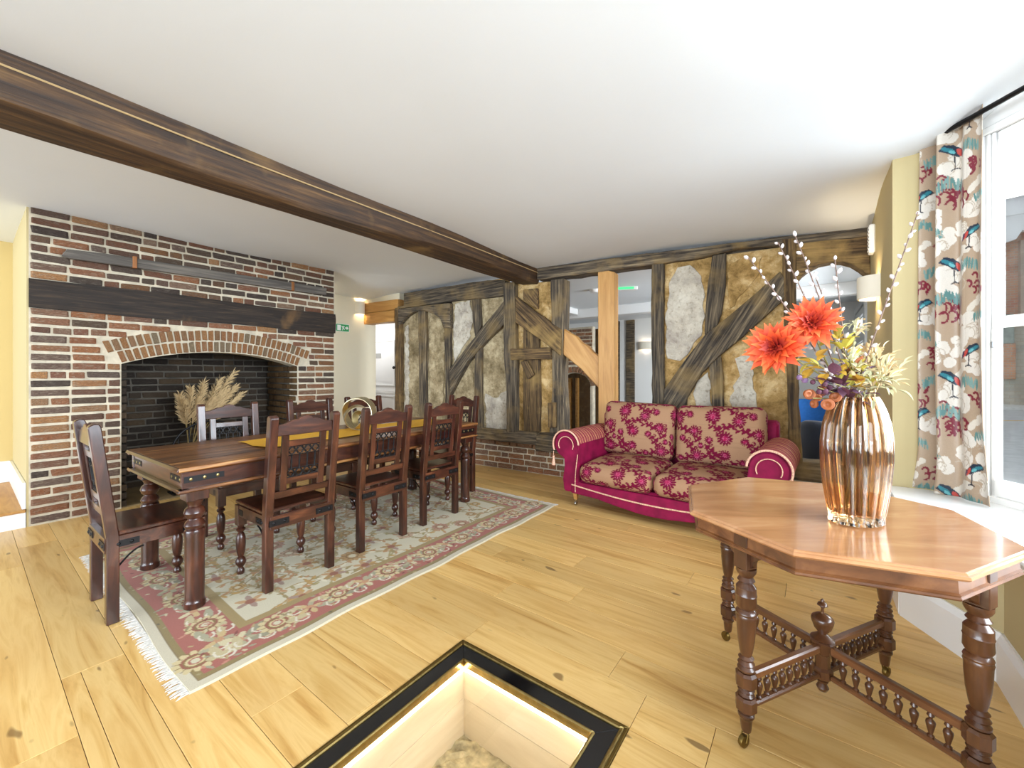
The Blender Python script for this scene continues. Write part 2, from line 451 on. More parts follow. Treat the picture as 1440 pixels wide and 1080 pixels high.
def course(y_a, y_b, z, dark):
    y = y_a + .004; k = rnd.randint(0, 1)
    while y < y_b - .02:
        L = rnd.choice((.215, .225, .23, .235)) if rnd.random() < .62 else rnd.choice((.105, .11, .12))
        if y_b - y - L < .06: L = y_b - y - .003
        zz = z + CH / 2 + rnd.uniform(-.002, .002)
        ya_, yb_ = y, y + L
        free = [q for q in np.linspace(y, y + L, 13) if not (in_ring(q, zz, .0) or in_open(q, zz))]
        if free and len(free) < 13: ya_, yb_ = free[0], free[-1]
        c = (ya_ + yb_) / 2; LL = yb_ - ya_
        if free and LL > .05 and not (in_ring(c, zz) or in_open(c, zz)):
            m = m_brick_dark if rnd.random() < dark else m_brick
            brick(fp, m, (-.05 + rnd.uniform(-.004, .004), c - LY, zz), (.1, LL - .016, rnd.uniform(.049, .057)), (rnd.uniform(-.012, .012), 0, 0))
        y += L
z = .004; i = 0
while z < 2.57:
    if z + CH < MZ0 + .02 or z > MZ1 - .03:
        zt = z
        dark = .75 if z > 2 else .25
        if z + CH < SPR + .03:
            course(FY0, JL, zt, dark); course(JR, FY1, zt, dark)
        elif z < CRN + .1:
            course(FY0, FY1, zt, dark * .8) if False else None
            # rows meeting the arch: only outside the ring
            course(FY0, FY1, zt, dark)
        else: course(FY0, FY1, zt, dark)
    z += CH
# drop bricks that would hang in the opening
for o in list(fp.children):
    if o.name.startswith('brick'):
        y, zc_ = o.location.y + LY, o.location.z
        if JL - .02 < y < JR + .02 and zc_ < ZC + math.sqrt(max(0, (RA + .02) ** 2 - (y - YC) ** 2)): bpy.data.objects.remove(o)
for ring in (0, 1):
    r0 = RA + .004 + ring * .118
    n = 31 if ring == 0 else 33
    span = TH * (1.0 if ring == 0 else 1.08)
    for k in range(n):
        a = -span + 2 * span * (k + .5) / n + (.004 if ring else 0)
        rc = r0 + .055
        brick(fp, m_brick_arch, (-.046, YC + rc * math.sin(a) - LY, ZC + rc * math.cos(a)), (.1, 2 * span * rc / n - .016, .102), (-a, 0, 0), 'arch_brick')
# firebox
fb = obj('firebox', MB().box(-.87, -.825, JL-LY-.1, JR-LY+.1, 0, 1.9).box(-.85, -.2, JL-LY-.03, JL-LY-.012, 0, 1.9).box(-.85, -.2, JR-LY+.012, JR-LY+.03, 0, 1.9)
         .box(-.85, -.21, JL-LY, JR-LY, 1.62, 1.66), m_soot, fp)
z = .0
while z < 1.6:
    y = JL - LY + rnd.uniform(-.1, 0)
    while y < JR - LY:
        L = rnd.choice((.22, .23, .11, .24)); e = min(y + L, JR - LY)
        b = max(y, JL - LY)
        if e - b > .03: brick(fb, m_brick_soot, (-.85 + rnd.uniform(-.006, .004), (b + e) / 2, z + CH / 2), (.08, e - b - .014, .056))
        y += L
    for s, yy in ((0, JL - LY + .01), (1, JR - LY - .01)):
        x = -.79 + rnd.uniform(0, .1)
        while x < -.06:
            L = rnd.choice((.22, .11)); e = min(x + L, -.012)
            if z < 1.36: brick(fb, m_brick_soot if s == 0 else m_brick_reveal, ((x + e) / 2, yy, z + CH / 2), (e - x - .014, .06, .056))
            x += L
    z += CH
obj('hearth_slab', B(-.86, -.02, JL-LY, JR-LY, -.003, .012), plain('hearth_stone', '#8a7450', .8, nscale=6, vary=.3, bump=.3), fp, bevel=.004)
# mantel timber + weathered plank held by copper straps
def rough_beam(name, mat, parent, axis, a0, a1, sec, jit=.012, n=22, seed=1, loc=(0, 0, 0), taper=None):
    # sec: list of (p,q) cross-section; swept along axis with wobble
    r = random.Random(seed); P = []; m = len(sec)
    ph = [(r.uniform(0, 6), r.uniform(.5, 2), r.uniform(.4, 1)) for _ in range(m)]
    for i in range(n):
        t = i / (n - 1); a = a0 + (a1 - a0) * t
        k = taper(t) if taper else 1
        for j, (p, q) in enumerate(sec):
            w = jit * ph[j][2] * math.sin(ph[j][0] + t * 9 * ph[j][1]) + r.uniform(-jit, jit) * .25
            w2 = jit * .8 * math.sin(ph[j][0] * 2 + t * 7 * ph[j][1] + 1)
            p2, q2 = p * k + w, q * k + w2
            P.append({'x': (a, p2, q2), 'y': (p2, a, q2), 'z': (p2, q2, a)}[axis])
    mb = MB()
    mb.v = P
    for i in range(n - 1):
        for j in range(m):
            j2 = (j + 1) % m
            mb.f.append((i*m+j, i*m+j2, (i+1)*m+j2, (i+1)*m+j))
    mb.f.append(tuple(reversed(range(m)))); mb.f.append(tuple(range((n-1)*m, n*m)))
    o = obj(name, mb, mat, parent, loc, smooth=True, angle=50)
    bm = bmesh.new(); bm.from_mesh(o.data); bmesh.ops.recalc_face_normals(bm, faces=bm.faces); bm.to_mesh(o.data); bm.free()
    return o
hz = (MZ1 - MZ0) / 2
rough_beam('mantel_beam', m_blackoak, fp, 'y', .0, FY1-LY, [(-.1, -hz), (.018, -hz), (.026, -hz*.5), (.026, hz*.6), (.016, hz), (-.1, hz)], .008, 26, 3, (0, 0, (MZ0+MZ1)/2))
pa, pb = onx(85, 356, FX), onx(455, 411, FX)
pk = thing('weathered_plank', 'grey weathered plank strapped flat above the mantel beam', 'plank', (FX + .03, pa.y, pa.z))
hh = .047
obj('board', MB().prism([(0, -.028), (.05, -hh+.004), (pb.y-pa.y, -hh+(pb.z-pa.z)), (pb.y-pa.y+.005, hh+(pb.z-pa.z)), (.25, hh), (.03, .03)], .0, .04, 'x'), m_greyoak, pk, bevel=.004)
m_copper = plain('copper_strap', '#8f5c34', .5, metal=.5)
for px in (187, 408):
    y = onx(px, 370, FX).y - pa.y; dz = (pb.z - pa.z) * y / (pb.y - pa.y)
    obj('strap', B(.0, .047, y-.016, y+.016, dz-hh-.004, dz+hh+.012), m_copper, pk, bevel=.003)

# ---- left of the fireplace: step up into an alcove
tag(obj('wall_left', B(-6.75, -6.6, -1.2, .33, 0, 2.7), mk_plaster('yellow_wall_lit', '#d9c288')), 'pale yellow alcove wall left of the chimney breast', 'wall', kind='structure')  # same yellow paint as elsewhere, the alcove's light is put into its tone
st = thing('step', 'oak-topped step with white riser left of the chimney breast', 'step', (0, 0, 0))
obj('riser', B(-5.16, -5.14, -1.2, .315, 0, .125), m_white, st)
obj('tread', B(-6.58, -5.12, -1.2, .315, .125, .147), m_newoak, st, bevel=.004)
tag(obj('baseboard_left', MB().prism([(-6.6, .147), (-6.58, .147), (-6.58, .34), (-6.588, .36), (-6.6, .36)], -1.2, .3, 'y').box(-6.58, -5.15, .296, .317, .147, .36), m_white, bevel=.002), 'white skirting board round the alcove step', 'baseboard', kind='structure')

# ---- passage wall right of the fireplace, oak lintel, hall and white door
tag(obj('wall_passage', MB().box(-6.2, -6.0, 2.9, 4.21, 0, 2.62), m_cream), 'cream plaster wall between chimney breast and hall doorway', 'wall', kind='structure')
WA = Vector((-5.19, 4.046)); PHI = math.atan2(.435, 5.549)
WD = Vector((math.cos(PHI), math.sin(PHI))); WN = Vector((-math.sin(PHI), math.cos(PHI)))
def W(px, py, off=0.0):                       # pixel -> (t, z) on the timber wall face (off = depth behind it)
    r = ray(px, py); r2 = Vector((r.x, r.y)); o = WA + WN * off
    k = o.dot(WN) / r2.dot(WN); h = r2 * k
    return ((h - WA).dot(WD), HC + r.z * k)
lt = thing('oak_lintel', 'new pale oak double lintel over the hall doorway', 'lintel', (WA.x, WA.y, 0), PHI)
a, b = W(513, 427), W(513, 441); c_ = W(513, 456)
obj('board', B(-.82, -.005, -.01, .16, b[1]+.004, a[1]), m_newoak, lt, bevel=.004)
obj('board', B(-.82, -.09, -.002, .16, c_[1], b[1]), m_newoak, lt, bevel=.004)
tag(obj('wall_over_lintel', B(-.85, .0, .02, .14, a[1], 2.6), m_cream, None, (WA.x, WA.y, 0), (0, 0, PHI)), 'cream plaster strip above the oak lintel', 'wall', kind='structure')
tag(obj('wall_hall', MB().box(-8.6, -4.6, 5.02, 5.14, 0, 2.6).box(-8.7, -8.58, 4.2, 5.1, 0, 2.6).box(-8.6, -6.2, 4.2, 4.28, 0, 2.6), m_white_wall), 'white hall wall seen through the doorway', 'wall', kind='structure')
tag(obj('ceiling_hall', B(-8.6, -4.6, 4.2, 5.1, 2.45, 2.5), m_ceiling), 'white ceiling of the hall', 'ceiling', kind='structure')
d1 = thing('door_1', 'white panelled door in the hall with dark knob', 'door', (-6.83, 5.02, 0), 0, kind='structure')
obj('door_leaf', MB().box(-.42, .42, -.035, 0, 0, 2.05), m_white, d1)
for (xa, xb, za, zb) in ((-.33, .33, 1.0, 1.9), (-.33, .33, .2, .82)):
    obj('panel_moulding', MB().box(xa, xb, -.047, -.035, za, za+.03).box(xa, xb, -.047, -.035, zb-.03, zb).box(xa, xa+.03, -.047, -.035, za+.03, zb-.03).box(xb-.03, xb, -.047, -.035, za+.03, zb-.03), m_white, d1, bevel=.003)
obj('door_rail', B(-.42, .42, -.044, -.035, .86, .92), m_white, d1)
obj('knob', MB().lathe([(.012, 0), (.012, .03), (.028, .04), (.03, .055), (.018, .07)], seg=12), m_iron, d1, (.36, -.036, 1.36), (PI/2, 0, 0), smooth=True)
obj('notice', B(-.3, -.1, -.04, -.036, 1.55, 1.65), plain('grey_notice', '#a9a7a3', .6), d1)

# ---- ceiling beam
bm_ = thing('ceiling_beam', 'massive dark oak beam spanning the ceiling', 'beam', (0, 0, 0))
cbm = rough_beam('beam', m_beam, bm_, 'y', -1.15, 4.27, [(-.12, 0), (.075, 0), (.11, .03), (.115, .27), (-.115, .27), (-.12, .04)], .011, 40, 5, (-2.84, 0, 2.365))
for zz, xx in ((2.548, .117),):
    obj('batten', MB().tube([(-2.84 + xx + .004*math.sin(q*3), -1.15 + q*1.08, zz + .006*math.sin(q*2.1) - .012*q) for q in range(6)], .005, 6), plain('pale_batten', '#b09468', .7), bm_)

# ---- timber-framed wall
wb = tag(obj('wall_back', MB().prism([(-.02, .0), (5.6, .0), (5.6, .36), (2.46, .36), (2.46, .30), (-.02, .3)], .05, .17), m_plmortar, None, (WA.x, WA.y, 0), (0, 0, PHI)),
         'ancient exposed timber-framed wall on a low brick plinth', 'wall', kind='structure')
# plinth bricks
def ztop(t): return .50
Z4 = lambda pts: [W(440 + x/3, 320 + y/3) for x, y in pts]
Z5 = lambda pts: [W(780 + x/2.842, 300 + y/2.842) for x, y in pts]
def wobble(poly, amp, step, r):
    out = []
    n = len(poly)
    for i in range(n):
        p, q = Vector(poly[i]), Vector(poly[(i+1) % n]); L = (q - p).length
        k = max(1, int(L / step)); d = (q - p) / max(L, 1e-6); nn = Vector((-d.y, d.x))
        for j in range(k):
            w = r.uniform(-amp, amp) if (j and k > 2) else 0
            out.append(tuple(p + (q - p) * (j / k) + nn * w))
    return out
def member(name, poly, mat, y0=-.02, y1=.14, amp=.006, step=.12, bevel=.008, label=None, axis=None):
    r = random.Random(hash(name) % 1000 + int(poly[0][0] * 977))
    r = random.Random(int(abs(poly[0][0]) * 977 + abs(poly[0][1]) * 131))
    pts = np.array(poly); c = pts.mean(0)
    if axis is None:
        u, s_, vt = np.linalg.svd(pts - c); ax = vt[0]
    else: ax = np.array(axis)
    al = math.atan2(ax[1], ax[0])
    ca, sa = math.cos(-al), math.sin(-al)
    loc = [((x-c[0])*ca - (y-c[1])*sa, (x-c[0])*sa + (y-c[1])*ca) for x, y in wobble(poly, amp, step, r)]
    o = obj(name, MB().prism(loc, y0, y1), mat, wb, (c[0], 0, c[1]), (0, -al, 0), bevel=bevel)
    if label: o['label'] = label
    return o
BT = .56                                       # underside of infill / top of sill beam (z), from the photo
sl = Z4([(670, 845), (1075, 868)]); sl2 = Z4([(670, 890), (1075, 925)])
S1, S0 = (sl[0][1] + sl[1][1]) / 2, (sl2[0][1] + sl2[1][1]) / 2
member('sill_beam', [(-.02, S0), (2.46, S0), (2.46, S1), (-.02, S1)], m_timber, -.05, .16)
zz = 0.0
nc = int(round(S0 / .074)); chh = S0 / nc
for k in range(nc):
    t = -.02 + rnd.uniform(-.1, 0)
    while t < 3.0:
        L = rnd.choice((.225, .23, .11, .21)); e = min(t + L, 3.0)
        b0 = max(t, 0)
        top = S0 if (b0 + e) / 2 < 2.46 else .36
        if e - b0 > .04 and (k + 1) * chh < top + .02:
            brick(wb, m_brick_plinth, ((b0 + e) / 2, .088 + rnd.uniform(-.008, .004), (k + .5) * chh), (e - b0 - .014, .1, chh - rnd.uniform(.012, .02)), (0, rnd.uniform(-.02, .02), 0))
        t += L
# left section members
member('wall_plate', Z4([(388, 278), (560, 250), (740, 224), (815, 222), (815, 288), (590, 312), (362, 346), (362, 335), (388, 330)]), m_timber, -.03, .15)
member('post', Z4([(352, 340), (376, 338), (380, 520), (378, 700), (380, 850), (352, 850)]), m_timber_brown, -.035, .14)
member('arched_door_head', Z4([(366, 346), (470, 332), (586, 320), (588, 425), (562, 425), (553, 400), (540, 380), (518, 366), (490, 356), (460, 352), (432, 358), (408, 374), (388, 394), (370, 416)]), m_timber, -.045, .06, .002, .3)
member('stud', Z4([(448, 352), (481, 352), (483, 500), (480, 640), (486, 860), (456, 860), (452, 640)]), m_timber, -.03, .1)
member('stud', Z4([(556, 320), (586, 320), (583, 480), (586, 730), (588, 862), (560, 862), (564, 640)]), m_timber, -.03, .1)
member('stud', Z4([(672, 304), (706, 300), (712, 420), (690, 470), (680, 420)]), m_timber, -.025, .1)
member('stud', Z4([(688, 520), (715, 500), (714, 680), (718, 846), (688, 846), (684, 700)]), m_timber, -.025, .1)
member('brace', Z4([(584, 598), (660, 500), (740, 400), (812, 312), (824, 330), (824, 396), (740, 478), (660, 570), (586, 706)]), m_timber, -.05, .1)
member('post', Z4([(812, 236), (862, 232), (862, 420), (868, 560), (866, 862), (826, 862), (826, 700), (815, 540)]), m_timber, -.06, .15)
member('plank', Z4([(888, 262), (950, 256), (950, 345), (888, 312)]), m_timber_brown, -.015, .08)
member('brace', Z4([(862, 292), (940, 352), (1056, 432), (1052, 542), (950, 462), (862, 402)]), m_timber_brown, -.05, .1)
member('plank', Z4([(888, 420), (957, 466), (960, 640), (960, 862), (890, 862)]), m_timber_brown, -.015, .08)
member('ledge', Z4([(846, 512), (1012, 506), (1016, 556), (848, 560)]), m_timber_brown, -.085, -.0)
member('peg_board', Z4([(884, 566), (912, 562), (942, 620), (915, 642)]), m_timber_brown, -.06, -.02)
member('post', Z4([(1006, 222), (1064, 216), (1060, 420), (1056, 620), (1066, 866), (1002, 866), (1014, 640), (1010, 420)]), m_timber, -.03, .15)
member('block', Z4([(1000, 738), (1034, 736), (1036, 842), (1002, 842)]), m_timber_brown, -.07, -.03)
member('oak_brace', Z4([(1054, 424), (1080, 442), (1110, 458), (1130, 482), (1160, 500), (1180, 524), (1210, 545), (1210, 682), (1130, 596), (1054, 534)]), m_newoak, .0, .09, .004, .2)
member('oak_post', Z5([(176, 230), (182, 204), (218, 200), (220, 232), (242, 236), (242, 860), (178, 860)]), m_newoak, -.03, .11, .002, .4, .006)
# infill panels of the left section
def panel(poly, mat, y0=.025, y1=.11): return member('infill_panel', poly, mat, y0, y1, .002, .3, .006)
panel(Z4([(374, 345), (452, 345), (456, 862), (376, 862)]), m_daub_grey)
panel(Z4([(478, 345), (562, 330), (564, 862), (480, 862)]), m_daub_grey)
panel(Z4([(582, 312), (690, 298), (692, 862), (582, 862)]), m_daub_grey)
panel(Z4([(700, 296), (818, 280), (828, 862), (706, 862)]), m_daub_grey)
panel(Z4([(858, 235), (1012, 225), (1012, 866), (858, 866)]), m_daub)
panel(Z4([(680, 236), (815, 212), (815, 250), (680, 262)]), m_daub, -.01, .1)
def patch(poly, mat=None, y0=.012): return member('plaster_patch', poly, mat or m_limepatch, y0, .04, .018, .045, .004)
patch(Z4([(596, 322), (660, 306), (672, 400), (655, 470), (610, 540), (594, 570), (590, 440)]))
patch(Z4([(612, 690), (675, 610), (684, 700), (680, 840), (640, 842), (600, 730)]), m_daub_grey)
patch(Z4([(386, 420), (398, 410), (402, 700), (398, 850), (384, 850)]), m_limepatch)
patch(Z4([(724, 700), (770, 720), (812, 690), (822, 740), (818, 850), (726, 850)]))
patch(Z4([(490, 380), (535, 385), (552, 440), (552, 600), (545, 780), (494, 800), (490, 560)]), m_daub_grey)
# right section
member('wall_plate', [W(757, 377), W(860, 364), W(1000, 347), W(1120, 332), W(1222, 321), W(1222, 334), W(1100, 346), W(1040, 350), W(990, 363), W(918, 373), W(840, 384), W(757, 394)], m_timber, -.04, .16)
member('post', Z5([(390, 206), (438, 200), (436, 400), (438, 600), (446, 1010), (386, 1010), (392, 640), (388, 420)]), m_timber, -.03, .15)
member('stud', Z5([(630, 170), (686, 160), (684, 290), (668, 400), (650, 450), (600, 488), (608, 330)]), m_timber, -.02, .1)
member('stud', Z5([(618, 604), (664, 566), (676, 660), (684, 1000), (625, 1000), (628, 760)]), m_timber, -.02, .1)
member('brace', Z5([(440, 704), (520, 592), (600, 490), (700, 410), (800, 326), (900, 236), (918, 260), (918, 344), (800, 452), (660, 570), (590, 640), (530, 740), (500, 1000), (440, 1000)]), m_timber, -.05, .1)
member('post', Z5([(908, 108), (962, 102), (964, 400), (972, 640), (990, 1000), (940, 1000), (928, 640), (915, 400)]), m_timber_brown, -.045, .15)
member('arched_door_head', Z5([(960, 104), (1100, 86), (1252, 70), (1262, 250), (1250, 248), (1226, 228), (1190, 206), (1150, 196), (1110, 196), (1060, 206), (1015, 230), (990, 250), (972, 272), (962, 272)]), m_timber_brown, -.03, .12, .002, .4)
sr = W(1150, 640)[1]
member('sill_beam', [(2.44, .30), (5.55, .30), (5.55, .47), (2.44, .50)], m_timber, -.04, .16)
panel(Z5([(436, 190), (640, 168), (640, 1000), (436, 1000)]), m_daub)
panel(Z5([(640, 168), (930, 128), (940, 1000), (640, 1000)]), m_daub)
patch(Z5([(490, 215), (540, 205), (585, 250), (600, 330), (590, 470), (540, 550), (500, 590), (450, 580), (442, 400), (455, 280)]))
patch(Z5([(570, 670), (612, 634), (628, 690), (620, 790), (560, 790), (552, 720)]))
patch(Z5([(720, 580), (770, 540), (800, 600), (790, 660), (806, 720), (812, 790), (700, 790), (712, 690), (740, 650)]))
patch(Z5([(700, 200), (770, 175), (830, 170), (810, 250), (770, 300), (700, 380), (690, 280)]), m_daub, .014)

# ---- far room beyond the timber wall
fr = tag(obj('wall_far', MB().box(-8.6, 1.0, 9.0, 9.12, 0, 2.6).box(-5.4, -5.3, 5.14, 9.0, 0, 2.6), m_white_wall), 'white back wall of the room beyond', 'wall', kind='structure')
for px in ((866, 872), (881, 893)):
    p, q = ony(px[0], 500, 9.0), ony(px[1], 500, 9.0)
    obj('timber_post', B(p.x, q.x, 8.96, 9.0, 0, 2.45), m_timber, fr, bevel=.008)
tag(obj('ceiling_far', MB().box(-5.4, 1.0, 4.62, 9.1, 2.47, 2.52), m_ceiling), 'white ceiling of the room beyond', 'ceiling', kind='structure')
pa, pb = ony(795, 400, 7.2), ony(900, 400, 7.0)
tag(obj('far_ceiling_beam', B(-5.3, .6, 7.0, 7.22, 2.3, 2.47), m_white, bevel=.01), 'white painted ceiling beam in the room beyond', 'beam')
tag(obj('far_cross_beam', B(-3.75, -3.6, 5.0, 6.98, 2.36, 2.47), m_white, bevel=.01), 'short white painted ceiling joist in the room beyond', 'beam')
fy = 7.6
xa, xb = ony(760, 500, fy).x, ony(833, 500, fy).x
ff = thing('far_fireplace', 'smaller red brick chimney with round arch seen through the timber wall', 'fireplace', (xb, fy, 0))
wdt = xb - xa
ac, ar = -.42, .37; az = ony(815, 535, fy).z - .12
az = 1.0
opn = [(ac + ar * math.cos(a), az + ar * .7 * math.sin(a)) for a in np.linspace(0, PI, 15)]
obj('mortar_face', MB().prism([(0, 0), (0, 2.2), (-wdt, 2.2), (-wdt, 0), (ac-ar, 0)] + opn[::-1] + [(ac+ar, 0)], .012, .14), m_mortar, ff)
obj('back', B(-wdt, 0, .5, .56, 0, 2.2), m_brick_reveal, ff)
z = 0
while z < 2.16:
    x = -wdt + rnd.uniform(-.1, 0)
    while x < 0:
        L = rnd.choice((.22, .23, .11)); e = min(x + L, 0); b0 = max(x, -wdt); c = (b0 + e) / 2
        d = math.hypot((c - ac) / (ar + .17), (z + .037 - az) / (ar * .7 + .2))
        ok = (abs(c - ac) > ar + .1) if z + .03 < az else d > 1
        if e - b0 > .04 and ok: brick(ff, m_brick_plinth, (c, .05, z + .037), (e - b0 - .014, .1, .058))
        x += L
    z += .0747
for k in range(17):
    a = PI * (k + .5) / 17
    brick(ff, m_brick_plinth, (ac + (ar + .07) * math.cos(a), .045, az + (ar * .7 + .07) * math.sin(a)), (.12, .1, .062), (0, -a, 0), 'arch_brick')
obj('inner_shelf_frame', MB().box(ac-.3, ac-.25, .3, .4, 0, 1.15).box(ac-.12, ac-.08, .3, .4, 0, 1.15), m_newoak, ff, bevel=.004)
d2 = thing('door_2', 'white door beside the far brick chimney', 'door', (xb + .16, 8.96, 0), kind='structure')
pa, pb = ony(834, 500, 8.96).x - xb - .16, ony(862, 500, 8.96).x - xb - .16
obj('door_leaf', B(pa, pb, 0, .04, 0, 2.05), m_white, d2)
obj('knob', MB().lathe([(.01, 0), (.025, .03), (.025, .05), (.01, .06)], seg=10), m_iron, d2, (pa + .05, 0, 1.0), (PI/2, 0, 0))
# ---- right-hand wall, bay, window
XR = .374
rw = MB().box(XR, XR+.3, 3.29, 4.72, 0, 2.6)
tag(obj('wall_right', rw, m_yellow), 'pale yellow wall pier between bay window and timber wall', 'wall', kind='structure')
tag(obj('wall_far_right', MB().box(.62, .8, 4.72, 4.85, 0, 2.6).box(.62, .8, 6.95, 9.1, 0, 2.6).box(.62, .8, 4.85, 6.95, 0, .7).box(.62, .8, 4.85, 6.95, 2.2, 2.6), m_white_wall), 'outer wall of the room beyond', 'wall', kind='structure')
def C(X, Y): return (X * CA + Y * SA * -1, X * SA + Y * CA)
def cam2room(X, Y): return (X * CA - Y * SA, X * SA + Y * CA)
A0 = (XR, 2.90); A1 = (.615, 2.50); A2 = (.625, -.6)         # inner face of the low wall under the sill
Bq = (.65, 3.33); B1 = cam2room(2.5, 1.25); B2 = (B1[0] + .1, -.6)
ZS = .584
low = MB().prism([A0, A1, A2, (A2[0]+.3, A2[1]), (B1[0]+.0, B1[1]-.1), (Bq[0]+.1, Bq[1]), (XR, 3.3)], 0, ZS - .03, 'z')
tag(obj('wall_bay', low, m_yellow), 'low pale yellow wall under the bay window sill', 'wall', kind='structure')
tag(obj('trim_1', MB().prism([(A0[0]-.03, A0[1]+.35), (A0[0]-.03, A0[1]-.02), (A1[0]-.03, A1[1]-.02), (A2[0]-.03, A2[1]), (B2[0], B2[1]), (B1[0]+.02, B1[1]), (Bq[0]+.06, Bq[1]-.02), (XR, 3.29)], ZS-.03, ZS, 'z'), m_white, bevel=.006), 'deep white painted window sill of the bay', 'window sill', kind='structure')
def skirt(p, q, h=.2, th=.02):
    d = Vector((q[0]-p[0], q[1]-p[1])); L = d.length; n = Vector((-d.y, d.x)).normalized()
    return d, L, math.atan2(d.y, d.x)
bb = MB()
def add_skirt(p, q, h=.2, th=.022):
    d = Vector((q[0]-p[0], q[1]-p[1])).normalized(); n = Vector((d.y, -d.x))
    P0, P1 = Vector(p), Vector(q)
    prof = [(0, 0), (th, 0), (th, h-.03), (th*.5, h-.01), (th*.4, h), (0, h)]
    vs_ = [(*(P0 + n*a), b) for a, b in prof] + [(*(P1 + n*a), b) for a, b in prof]
    m = len(prof)
    bb.add(vs_, [tuple(range(m)), tuple(reversed(range(m, 2*m)))] + [(i, i+m, (i+1) % m + m, (i+1) % m) for i in range(m)])
add_skirt((XR, 4.40), A0); add_skirt(A0, A1); add_skirt(A1, A2)
tag(obj('baseboard_right', bb, m_white), 'white skirting board under the bay sill', 'baseboard', kind='structure')
# soffit above the bay is the ceiling; canted sash window
wd = Vector((B1[0]-Bq[0], B1[1]-Bq[1])); WL = wd.length; wr = math.atan2(wd.y, wd.x)
win = thing('window_1', 'white sash window in the canted side of the bay', 'window', (Bq[0], Bq[1], ZS), wr, kind='structure')
HW = 1.92
fl = .10
def wbox(name, *a, mat=None, bevel=.006, par=None): return obj(name, B(*a), mat or m_white, par or win, bevel=bevel)
o_ = .12                                                      # frame starts here along the wall
wbox('window_frame', -.02, o_, -.02, .06, -.02, 2.05)
for k in range(3): wbox('moulding', o_ + k*.018, o_ + (k+1)*.018 - .003, -.016 + k*.01, .05, 0, HW, bevel=.003)
wbox('window_head', -.02, WL, -.02, .1, HW, HW + .16)
wbox('head_moulding', o_, WL, -.03, -.018, HW - .01, HW + .03)
g0 = o_ + .05; mr = ony(1410, 455, 3.1).z - ZS
mr = .93
up = wbox('upper_sash', g0, g0 + .018, .012, .045, mr, HW)
wbox('sash_rail', g0, WL, .012, .045, HW-.05, HW, par=None)
wbox('meeting_rail', o_+.05, WL, -.012, .045, mr-.028, mr+.028)
wbox('lower_sash', g0-.005, g0+.02, -.012, .02, 0, mr-.03)
wbox('sash_rail', g0-.005, WL, -.012, .02, .03, .12)
wbox('window_frame', o_, WL, -.03, .09, -.005, .03)
obj('pane', B(g0+.016, WL, .026, .03, mr+.03, HW-.04), m_pane, win)
obj('pane', B(g0+.018, WL, .002, .006, .12, mr-.02), m_pane, win)
obj('sash_catch', MB().box(g0, g0+.012, -.02, -.012, mr-.13, mr-.1), plain('grey_catch', '#8d8f92', .4, metal=.6), win, bevel=.002)
# ---- street outside
tag(obj('road', B(.95, 40, -1.5, 40, -.5, -.45), plain('asphalt', '#b9b9b8', .9, nscale=4, vary=.1)), 'grey street outside the window', 'road', kind='structure')
tag(obj('pavement', MB().box(1.6, 2.2, 2.5, 27, -.45, -.36).box(2.2, 30, 29.2, 32, -.45, -.33), plain('paving', '#cfccc6', .9, nscale=7, vary=.12)), 'pale pavement along the street', 'pavement', kind='structure')
tag(obj('road_line', MB().prism([(2.4, 20.0), (2.55, 20.0), (14, 28.6), (14, 28.8)], -.449, -.444, 'z'), plain('yellow_paint', '#d9b25a', .8)), 'yellow line painted along the kerb outside', 'road marking', kind='structure')
hb = thing('brick_house', 'orange brick house with white bargeboard across the street', 'building', (8.0, 32.0, -.45))
def far_wall_mat(n, a, b, sc, bs=2.0):
    t = NT(n); v = t.coords((1, 1, 1)); f = t.noise(v, sc, 5)
    bt = t.n('ShaderNodeTexBrick'); mp = t.n('ShaderNodeMapping'); mp.inputs['Rotation'].default_value = (PI/2, 0, 0)
    t.l(v, mp.inputs[0]); t.l(mp.outputs[0], bt.inputs['Vector'])
    bt.inputs['Scale'].default_value = bs; bt.inputs['Color1'].default_value = (*lin(a), 1); bt.inputs['Color2'].default_value = (*lin(b), 1); bt.inputs['Mortar'].default_value = (*lin('#b8a894'), 1)
    return t.fin(t.mix(t.math('MULTIPLY', f, .6), bt.outputs[0], '#a09488'), .9)
obj('wall', B(-5, 8, 0, 8, 4.4, 11), far_wall_mat('house_brick', '#c58468', '#d39a78', 1.2), hb)
obj('grey_bay', B(.35, 8, -.3, 0, 4.4, 8.4), far_wall_mat('weathered_brick', '#bda596', '#c6ae9c', 1.2), hb)
obj('stone_wall', B(-5, 8, -.35, 8, 0, 4.4), far_wall_mat('flint_wall', '#b3ac9c', '#c4baa6', 3, 1.4), hb)
obj('brick_pier', B(-.35, .15, -.5, -.35, 1.4, 3.2), far_wall_mat('pier_brick', '#dd9868', '#d08a60', 3), hb, bevel=.03)
obj('grey_post', B(-.45, .1, -.5, -.35, 3.2, 4.7), plain('pale_lichen_stone', '#9aa096', .9, nscale=3, vary=.15), hb, bevel=.03)
obj('bargeboard', MB().prism([(-5, 8.6), (-.5, 8.6), (-.2, 8.3), (.1, 8.4), (.3, 8.8), (.6, 8.7), (.9, 9.3), (1.4, 9.4), (3, 9.6), (3, 9.62), (-5, 9.62)], -.7, -.4), m_white, hb)
obj('fascia', B(-5, 8, -.8, -.3, 9.6, 10.5), m_white, hb)
obj('gutter', B(-5, 8, -1.0, -.5, 10.5, 10.75), plain('slate_gutter', '#5d6670', .6), hb)
obj('roof', MB().prism([(-.9, 10.75), (8, 22), (8, 10.75)], -5, 8, 'x'), far_wall_mat('roof_tiles', '#9a8f88', '#857b75', 3), hb)
